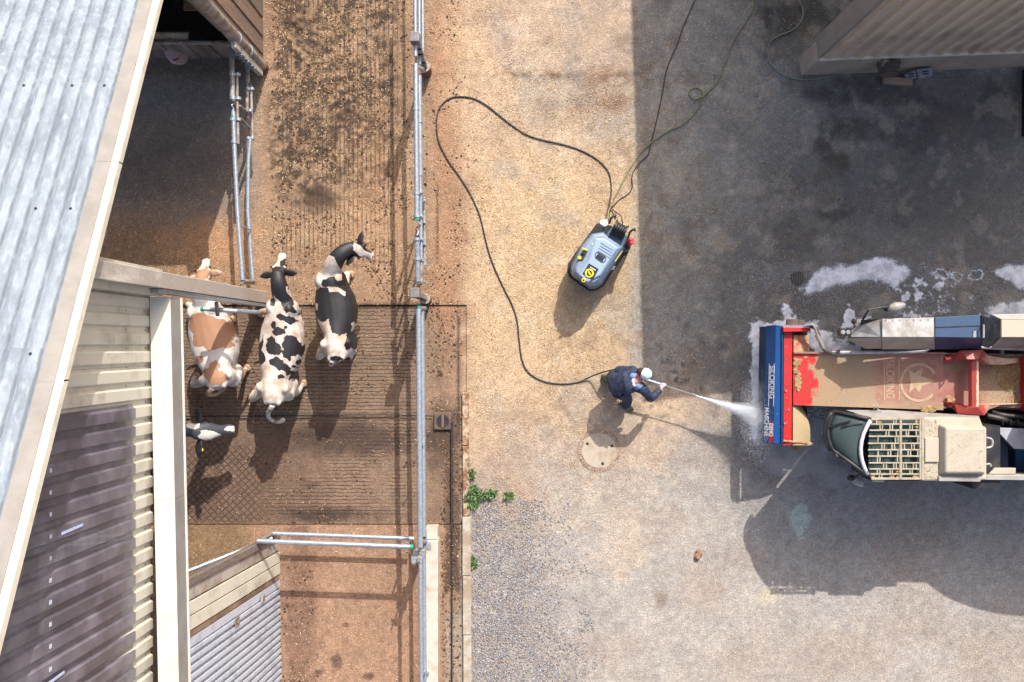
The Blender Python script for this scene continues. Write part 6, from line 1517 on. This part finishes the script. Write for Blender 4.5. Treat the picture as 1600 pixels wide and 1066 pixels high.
# interior seen through the glass
ins_=G().hexa([P(1330,655,1.0),P(1330,735,1.0),P(1440,740,1.0),P(1440,655,1.0)],[P(1330,655,1.1),P(1330,735,1.1),P(1440,740,1.1),P(1440,655,1.1)])
obj('cab_floor',ins_,mat('grey_cab_floor',(84,92,92),.8,0,(50,54,56),5),FM)
obj('driver_seat',G().box(tuple(P(1372,716,1.1)),tuple(P(1402,678,1.5)),.0),mat('dark_seat',(46,52,56),.7),FM,bevel=.05)
obj('seat_back',G().box(tuple(P(1400,716,1.3)),tuple(P(1410,680,1.95))),mat('dark_seat_back',(54,60,62),.7),FM,bevel=.04)
obj('steering_column',G().tube([P(1335,690,1.1),P(1345,690,1.55)],.03,8),M['m_blk'],FM)
obj('steering_wheel',G().tube([P(1345,690,1.6)+Vector((.03*math.cos(a*math.pi/8),.17*math.cos(a*math.pi/8),.17*math.sin(a*math.pi/8)*.4))+Vector((.14*math.sin(a*math.pi/8),0,0)) for a in range(17)],.014,6),M['m_blk'],FM,smooth=True)
obj('dashboard',G().box(tuple(P(1316,722,1.0)),tuple(P(1332,662,1.4))),mat('grey_dash',(120,130,128),.7,0,(80,88,88),7),FM,bevel=.04)
# roof window behind a mud-caked guard grid
rg4=[(1358,656),(1440,652),(1440,750),(1357,746)]
obj('roof_glass',G().slab([P(x,y,2.17) for x,y in rg4],(0,0,-.008)),rglass,FM)
gr=thing('dummy',(0,0,0),None,None) if False else None
gd=obj('guard_grid',G().bar(P(1441,653,hr),P(1441,750,hr),.035,.05),M['m_mudframe'],FM)
rows_y=[655,663,672.5,682,693,703,713,723.5,733,741,748]
for i,yy in enumerate(rows_y):
    bow=-.0; xs=1361-5*math.sin(math.pi*(yy-655)/93)
    obj('grid_bar',G().bar(P(xs,yy+ (700-yy)*.0,hr-.0+.0),P(1440,yy*.99+7 if False else yy+(0 if i not in (0,) else -1),hr),.022 if 0<i<10 else .034,.024),M['m_mudframe'],gd,bevel=.006)
for xx in (1407,1438.0): obj('grid_bar',G().bar(P(xx,653,hr+.004),P(xx,749,hr+.004),.038,.028),M['m_mudframe'],gd,bevel=.006)
for r in range(len(rows_y)-1):
    y0,y1=rows_y[r],rows_y[r+1]; ph=(r*.37)%1
    for k in range(8):
        xx=1369+((k+ph*1.7)*15.5)%66
        if abs(xx-1407)<4 or xx>1434 or k%2 and r%3==0: continue
        obj('grid_tie',G().bar(P(xx,y0,hr-.002),P(xx+random.uniform(-.6,.6),y1,hr-.002),.017,.018),M['m_mudframe'],gd)
for k in range(10): # caked mud hanging in the cells
    r=random.choice((0,0,1,8,9,9,2)); q_=P(random.uniform(1362,1436),(rows_y[r]+rows_y[r+1])/2,hr-.02); obj('caked_mud',fuse(G().ball(q_,(random.uniform(.02,.05),.03,.02),8,5).ball(q_+Vector((.02,.02,0)),(.03,.02,.02),8,5),.01,1,'caked_mud'),M['mud'],None)
for o in list(COL.objects):
    if o.name.startswith('caked_mud') and o.parent is None:
        shift(o.data,wloc(gd)); o.parent=gd
obj('grid_foot',G().bar(P(1363,750,2.24),P(1381,751,2.24),.05,.04),M['m_cream'],FM,bevel=.006)
# roof and rear body
obj('cab_roof',G().hexa([P(1443,652,2.0),P(1530,652,2.0),P(1536,668,2.0),P(1541,668,2.0),P(1541,750,2.0),P(1443,752,2.0)][::-1],[P(1443,652,2.26),P(1530,653,2.26),P(1535,666,2.26),P(1541,668,2.26),P(1541,750,2.26),P(1443,751,2.26)][::-1]),M['m_cream'],FM,bevel=.025)
obj('roof_hood',G().hexa([P(1466,662,2.262),P(1539,666,2.262),P(1539,742,2.262),P(1466,742,2.262)][::-1],[P(1478,668,2.40),P(1537,669,2.42),P(1537,739,2.42),P(1478,739,2.40)][::-1]),M['m_cream'],FM,bevel=.025)
obj('roof_step',G().slab([P(1444,684,2.265),P(1466,684,2.265),P(1466,722,2.265),P(1444,722,2.265)],(0,0,.03)),M['m_cream'],FM,bevel=.012)
obj('roof_gutter',G().bar(P(1466,748,2.28),P(1531,749,2.28),.07,.05),M['m_silver'],FM,bevel=.008)
obj('roof_split',G().bar(P(1441.8,653,2.29),P(1441.8,751,2.29),.012,.03),M['m_blk'],FM)
obj('hand_loop',G().tube(spline([P(1541,684,2.2),P(1549,686,2.2),P(1551,692,2.2),P(1549,698,2.2),P(1541,700,2.2)],5),.015,8),M['pipe'],FM,smooth=True)
obj('hand_loop',G().tube(spline([P(1541,726,2.1),P(1546,725,2.1),P(1549,729,2.1)],5),.015,8),M['pipe'],FM,smooth=True)
obj('far_side_fairing',G().slab([P(1322,641,1.7),P(1390,641,1.75),P(1530,650,1.8),P(1530,654,2.1),P(1362,653,2.2)],(0,0,-.02)),M['m_silver'],FM)
obj('marker_posts',G().tube([P(1366,640,1.7),P(1365,634,1.85)],.012,6).tube([P(1371,640,1.7),P(1371,634,1.85)],.012,6).bar(P(1372,640,1.8),P(1390,648,1.85),.012,.012),M['pipe'],FM)
obj('front_mirror_arm',G().tube([P(1349,737,1.9),P(1343,741,1.75),P(1335,746,1.7)],.014,8),M['m_blk'],FM,smooth='auto')
mirror(1339,751,1.65,-.75,.17,.07); obj('mirror_back',G().ball(P(1330,747,1.68),(.07,.05,.04),10,6),M['m_blk'],FM,smooth=True)
obj('rear_body',G().box(tuple(P(1452,742,.6)),tuple(P(1452,742,.6)+Vector((.42,.95,1.40)))),M['m_blk'],FM)
ps_=P(1538,750,1.93); obj('shadow_skirt',G().box((ps_.x,ps_.y+.01,.7),(ps_.x+3,ps_.y+.05,1.93)),M['m_silver'],FM)  # panel added to keep the machine's shadow solid on this side
for (xa,xb) in ((1360,1402),(1404,1440)):
    obj('door_window',G().slab([P(xa,747,2.16),P(xb,748,2.16),P(xb,748,2.16)-Vector((0,0,.78)),P(xa+2,747,2.16)-Vector((0,0,.78))],(0,.02,0)),glass,FM)
obj('door_panel',G().slab([P(1362,747,1.36),P(1441,747,1.36),P(1441,747,1.36)-Vector((0,.02,.8)),P(1368,747,1.36)-Vector((0,.02,.8))],(0,.04,0)),M['m_silver'],FM,bevel=.01)
obj('door_pillar',G().bar(P(1403,747.5,2.2),P(1403,747.5,2.2)-Vector((0,0,.85)),.05,.05),M['m_blk'],FM); obj('door_pillar',G().bar(P(1441,748.5,2.22),P(1441,748.5,2.22)-Vector((0,0,.9)),.06,.06),M['m_blk'],FM)
obj('inner_side_panel',G().slab([P(1360,655,2.1),P(1441,654,2.1),P(1441,654,2.1)-Vector((0,0,1.3)),P(1360,655,2.1)-Vector((0,0,1.3))],(0,-.03,0)),M['m_silver'],FM)
# tub, side rails and chassis going out to the right
M['m_navy']=mat('navy_inner_panel',(36,52,78),.45,0,(60,66,84),3,.45,.7,.05,60)
obj('navy_well',G().slab([P(1541,668,1.4),P(1700,668,1.4),P(1700,742,1.4),P(1541,742,1.4)],(0,0,-.2)),M['m_navy'],FM)
obj('navy_slope',G().slab([P(1545,672,1.45),P(1575,700,1.55),P(1575,735,1.55),P(1552,735,1.45),P(1541,720,1.42)],(0,0,-.03)),M['m_navy'],FM)
obj('pale_hopper_panel',G().slab([P(1553,668,1.72),P(1640,672,1.72),P(1640,703,1.78),P(1585,702,1.78)],(0,0,-.05)),mat('pale_hopper_panel',(160,160,168),.5,0,(128,124,124),3),FM,bevel=.01)
obj('blue_hopper_edge',G().slab([P(1587,703,1.77),P(1640,703,1.77),P(1640,742,1.5),P(1587,733,1.5)],(0,0,-.05)),M['m_blue'],FM)
obj('deck_box',G().hexa([P(1547,742,1.9),P(1587,742,1.9),P(1587,731,1.9),P(1552,731,1.9)],[P(1544,741,2.05),P(1587,741,2.05),P(1587,731,2.05),P(1554,731,2.05)]),M['m_cream'],FM,bevel=.008)
obj('side_rail',G().slab([P(1538,742,2.06),P(1700,742,2.06),P(1700,752,2.06),P(1538,750,2.06)],(0,0,-.12)),M['m_silver'],FM,bevel=.008)
obj('wiring_bundle',G().tube(spline([P(1541,650,1.5),P(1565,655,1.55),P(1585,662,1.5),P(1640,668,1.5)],5),.05,8).tube(spline([P(1550,644,1.4),P(1575,650,1.5),P(1640,655,1.45)],5),.04,8),M['m_blk'],FM,smooth=True)
for k in range(3): obj('valve_block',G().box(tuple(P(1560+k*12,664,1.5)),tuple(P(1568+k*12,656,1.62))),M['m_blk'],FM,bevel=.01)
obj('chassis',G().box(tuple(P(1345,745,.45)),tuple(P(1345,500,.45)+Vector((5.5,0,.45)))).box(tuple(P(1330,660,.45)),tuple(P(1330,640,.45)+Vector((5,0,.5)))),M['m_blk'],FM)
obj('arm_underframe',G().slab([P(1290,560,.75),P(1480,556,1.0),P(1480,640,1.0),P(1290,632,.75)],(0,0,-.25)),M['m_blk'],FM)
obj('arm_pivot',G().box(tuple(P(1480,645,.5)),tuple(P(1480,548,.5)+Vector((2.4,0,.6)))),M['m_blk'],FM)
for (px,py) in ((1432,728),(1432,515),(1760,728),(1760,515)):
    c=P(px,py,.52); w_=obj('wheel',G().tube([c-Vector((0,.16,0)),c-Vector((0,.13,0)),c+Vector((0,.13,0)),c+Vector((0,.16,0))],[.46,.52,.52,.46],28),M['black'],FM,smooth='auto'); obj('rim',G().tube([c-Vector((0,.165,0)),c+Vector((0,.165,0))],.27,20),M['m_silver'],w_,smooth='auto')
g=G(); rr=[]
c=Vector((10.1,-.76,0))
for z,k in ((.7,.74),(1.4,.86),(2.8,1.0),(2.82,.97)):
    rr.append([Vector((c.x+1.75*k*math.cos(2*math.pi*i/40)*1.25,c.y+1.18*k*math.sin(2*math.pi*i/40)*1.0,z)) for i in range(40)])
g.rings(rr[:3]); obj('mixing_tub',g,M['m_cream'],FM,smooth='auto')
obj('light_gap_filler',G().box(tuple(P(1212,690,.6)),(P(1238,512,1.0).x,P(1238,512,1.0).y,1.02)),M['m_blk'],FM)  # hidden box added to close a slit of light in the head's shadow
# chaff and dust crumbs lying on the machine
def chaff(name,quad,n_,lo,hi,mt,par):
    a,b_,c,d=[Vector(p) for p in quad]; g=G(); vals=[]
    for i in range(n_):
        u,v=random.random(),random.random(); p=(a.lerp(b_,u)).lerp(d.lerp(c,u),v)+Vector((0,0,.004)); s=random.uniform(lo,hi); an=random.uniform(0,3.14)
        dx,dy=math.cos(an)*s,math.sin(an)*s; w=random.uniform(.25,.7)
        g.add([p+Vector((-dx,-dy,0)),p+Vector((dy*w,-dx*w,.003)),p+Vector((dx,dy,.004)),p+Vector((-dy*w,dx*w,.002))],[(0,1,2,3)]); vals+=[random.random()]*4
    me=mesh_of(name,g,wloc(par)); set_attr(me,'shade',vals); o=obj(name,me,mt,par); o['kind']='stuff'; return o
cm=shade_mat('chaff',[(96,80,58),(150,128,94),(190,168,128),(214,196,160)])
chaff('chaff',[P(1290,556,1.145),P(1470,556,1.345),P(1470,638,1.345),P(1290,630,1.145)],260,.004,.011,cm,FM)
chaff('chaff',[P(1446,655,2.27),P(1464,655,2.27),P(1464,748,2.27),P(1446,748,2.27)],260,.005,.014,cm,FM)
chaff('chaff',[P(1482,672,2.425),P(1535,672,2.425),P(1535,736,2.425),P(1482,736,2.425)],260,.004,.010,cm,FM)
chaff('chaff',[P(1530,562,1.31),P(1596,562,1.31),P(1596,634,1.31),P(1530,634,1.31)],380,.006,.015,cm,FM)
for k in range(9): obj('rivet',G().disc(P(1229,522+k*20,1.10),.009,1.102,1.112,8),M['galv_old'],FM)
for k in range(7):
    obj('rivet',G().disc(P(1384+k*11,500,1.93),.008,1.935,1.945,8),M['galv_old'],FM)
# ================================================================ WATER JET AND MIST
jm,n,b=_new('spray_volume'); n.nodes.remove(b); pv=n.nodes.new('ShaderNodeVolumePrincipled'); pv.inputs['Color'].default_value=(.97,.98,1,1); pv.inputs['Anisotropy'].default_value=.2
tcv=n.nodes.new('ShaderNodeTexCoord').outputs['Object']; nz=_noise(n,7,4,.65,tcv); rv=_ramp(n,nz.outputs[0],.36,.68); mu2=n.nodes.new('ShaderNodeMath'); mu2.operation='MULTIPLY'; n.links.new(rv.outputs[0],mu2.inputs[0]); mu2.inputs[1].default_value=1
n.links.new(mu2.outputs[0],pv.inputs['Density']); n.links.new(pv.outputs[0],n.nodes['Material Output'].inputs['Volume'])
def vol_mat(name,dens,scale=7,lo=.36,hi=.68):
    m=jm.copy(); m.name=name
    for nd in m.node_tree.nodes:
        if nd.type=='MATH': nd.inputs[1].default_value=dens
        if nd.type=='TEX_NOISE': nd.inputs['Scale'].default_value=scale
        if nd.type=='VALTORGB': nd.color_ramp.elements[0].position=lo; nd.color_ramp.elements[1].position=hi
    return m
tip=LB+LD*.035; tgt=P(1192,652,.62); jd=(tgt-tip)
SP=thing('water_spray',tip,'white water jet fanning out from lance to cutter head','water jet')
g=G().tube([tip+jd*t for t in (0,.12,.3,.5,.7,.85,1)],[.008,.012,.028,.055,.09,.115,.10],14); obj('jet_core',g,vol_mat('jet_core_water',26,5,.2,.5),SP,smooth=True)
g=G().tube([tip+jd*t for t in (.25,.45,.65,.85,1.02)],[.02,.07,.13,.20,.22],14); obj('jet_mist',g,vol_mat('jet_outer_mist',5,6,.3,.7),SP,smooth=True)
# droplets
N_=26000; t_=RNG.random(N_)**.75; r_=(.006+.15*t_**1.6)*np.abs(RNG.normal(0,.55,N_)); a_=RNG.uniform(0,6.283,N_)
J=np.array(jd); jn=J/np.linalg.norm(J); s1=np.cross(jn,[0,0,1]); s1/=np.linalg.norm(s1); s2=np.cross(jn,s1)
cpt=np.array(tip)+J*t_[:,None]+s1*(r_*np.cos(a_))[:,None]+s2*(r_*np.sin(a_))[:,None]
N2=9000; ex=RNG.normal(0,1,(N2,3))*np.array([.15,.30,.18])+np.array(tgt)+np.array([-.05,-.02,.05]); cpt=np.concatenate([cpt,ex[ex[:,2]>.03]])
sz=RNG.uniform(.0015,.0042,len(cpt))
oct_=np.array([(1,0,0),(-1,0,0),(0,1,0),(0,-1,0),(0,0,1),(0,0,-1)]); of=np.array([(0,2,4),(2,1,4),(1,3,4),(3,0,4),(2,0,5),(1,2,5),(3,1,5),(0,3,5)])
V=(cpt[:,None,:]+oct_[None]*sz[:,None,None]-np.array(tip)).reshape(-1,3); F=(of[None]+np.arange(len(cpt))[:,None,None]*6).reshape(-1,3)
me=bpy.data.meshes.new('droplets'); me.from_pydata(V.tolist(),[],F.tolist())
dm,n,b=_new('white_droplets'); b.inputs['Base Color'].default_value=(.93,.95,.97,1); b.inputs['Roughness'].default_value=.6
d_o=obj('droplets',me,dm,SP); d_o['kind']='stuff'
# drifting spray cloud round the cutter head
def cloud(name,parts,m,label):
    g=G()
    for (px,py,h,rx,ry,rz) in parts: g.ball(P(px,py,h),(rx,ry,rz),14,10)
    me=fuse(g,.05,3,name); c=P(parts[0][0],parts[0][1],0); shift(me,c); o=obj(name,me,m,loc=c); tag(o,label,'mist',kind='stuff'); return o
cloud('spray_mist',[(1195,668,.45,.45,.38,.35),(1235,715,.40,.65,.35,.32),(1290,690,.38,.45,.40,.30),(1180,620,.4,.26,.35,.3),(1300,745,.3,.35,.22,.22)],vol_mat('drifting_mist',.9,2.2,.34,.72),'thin drifting water mist below the cutter head')
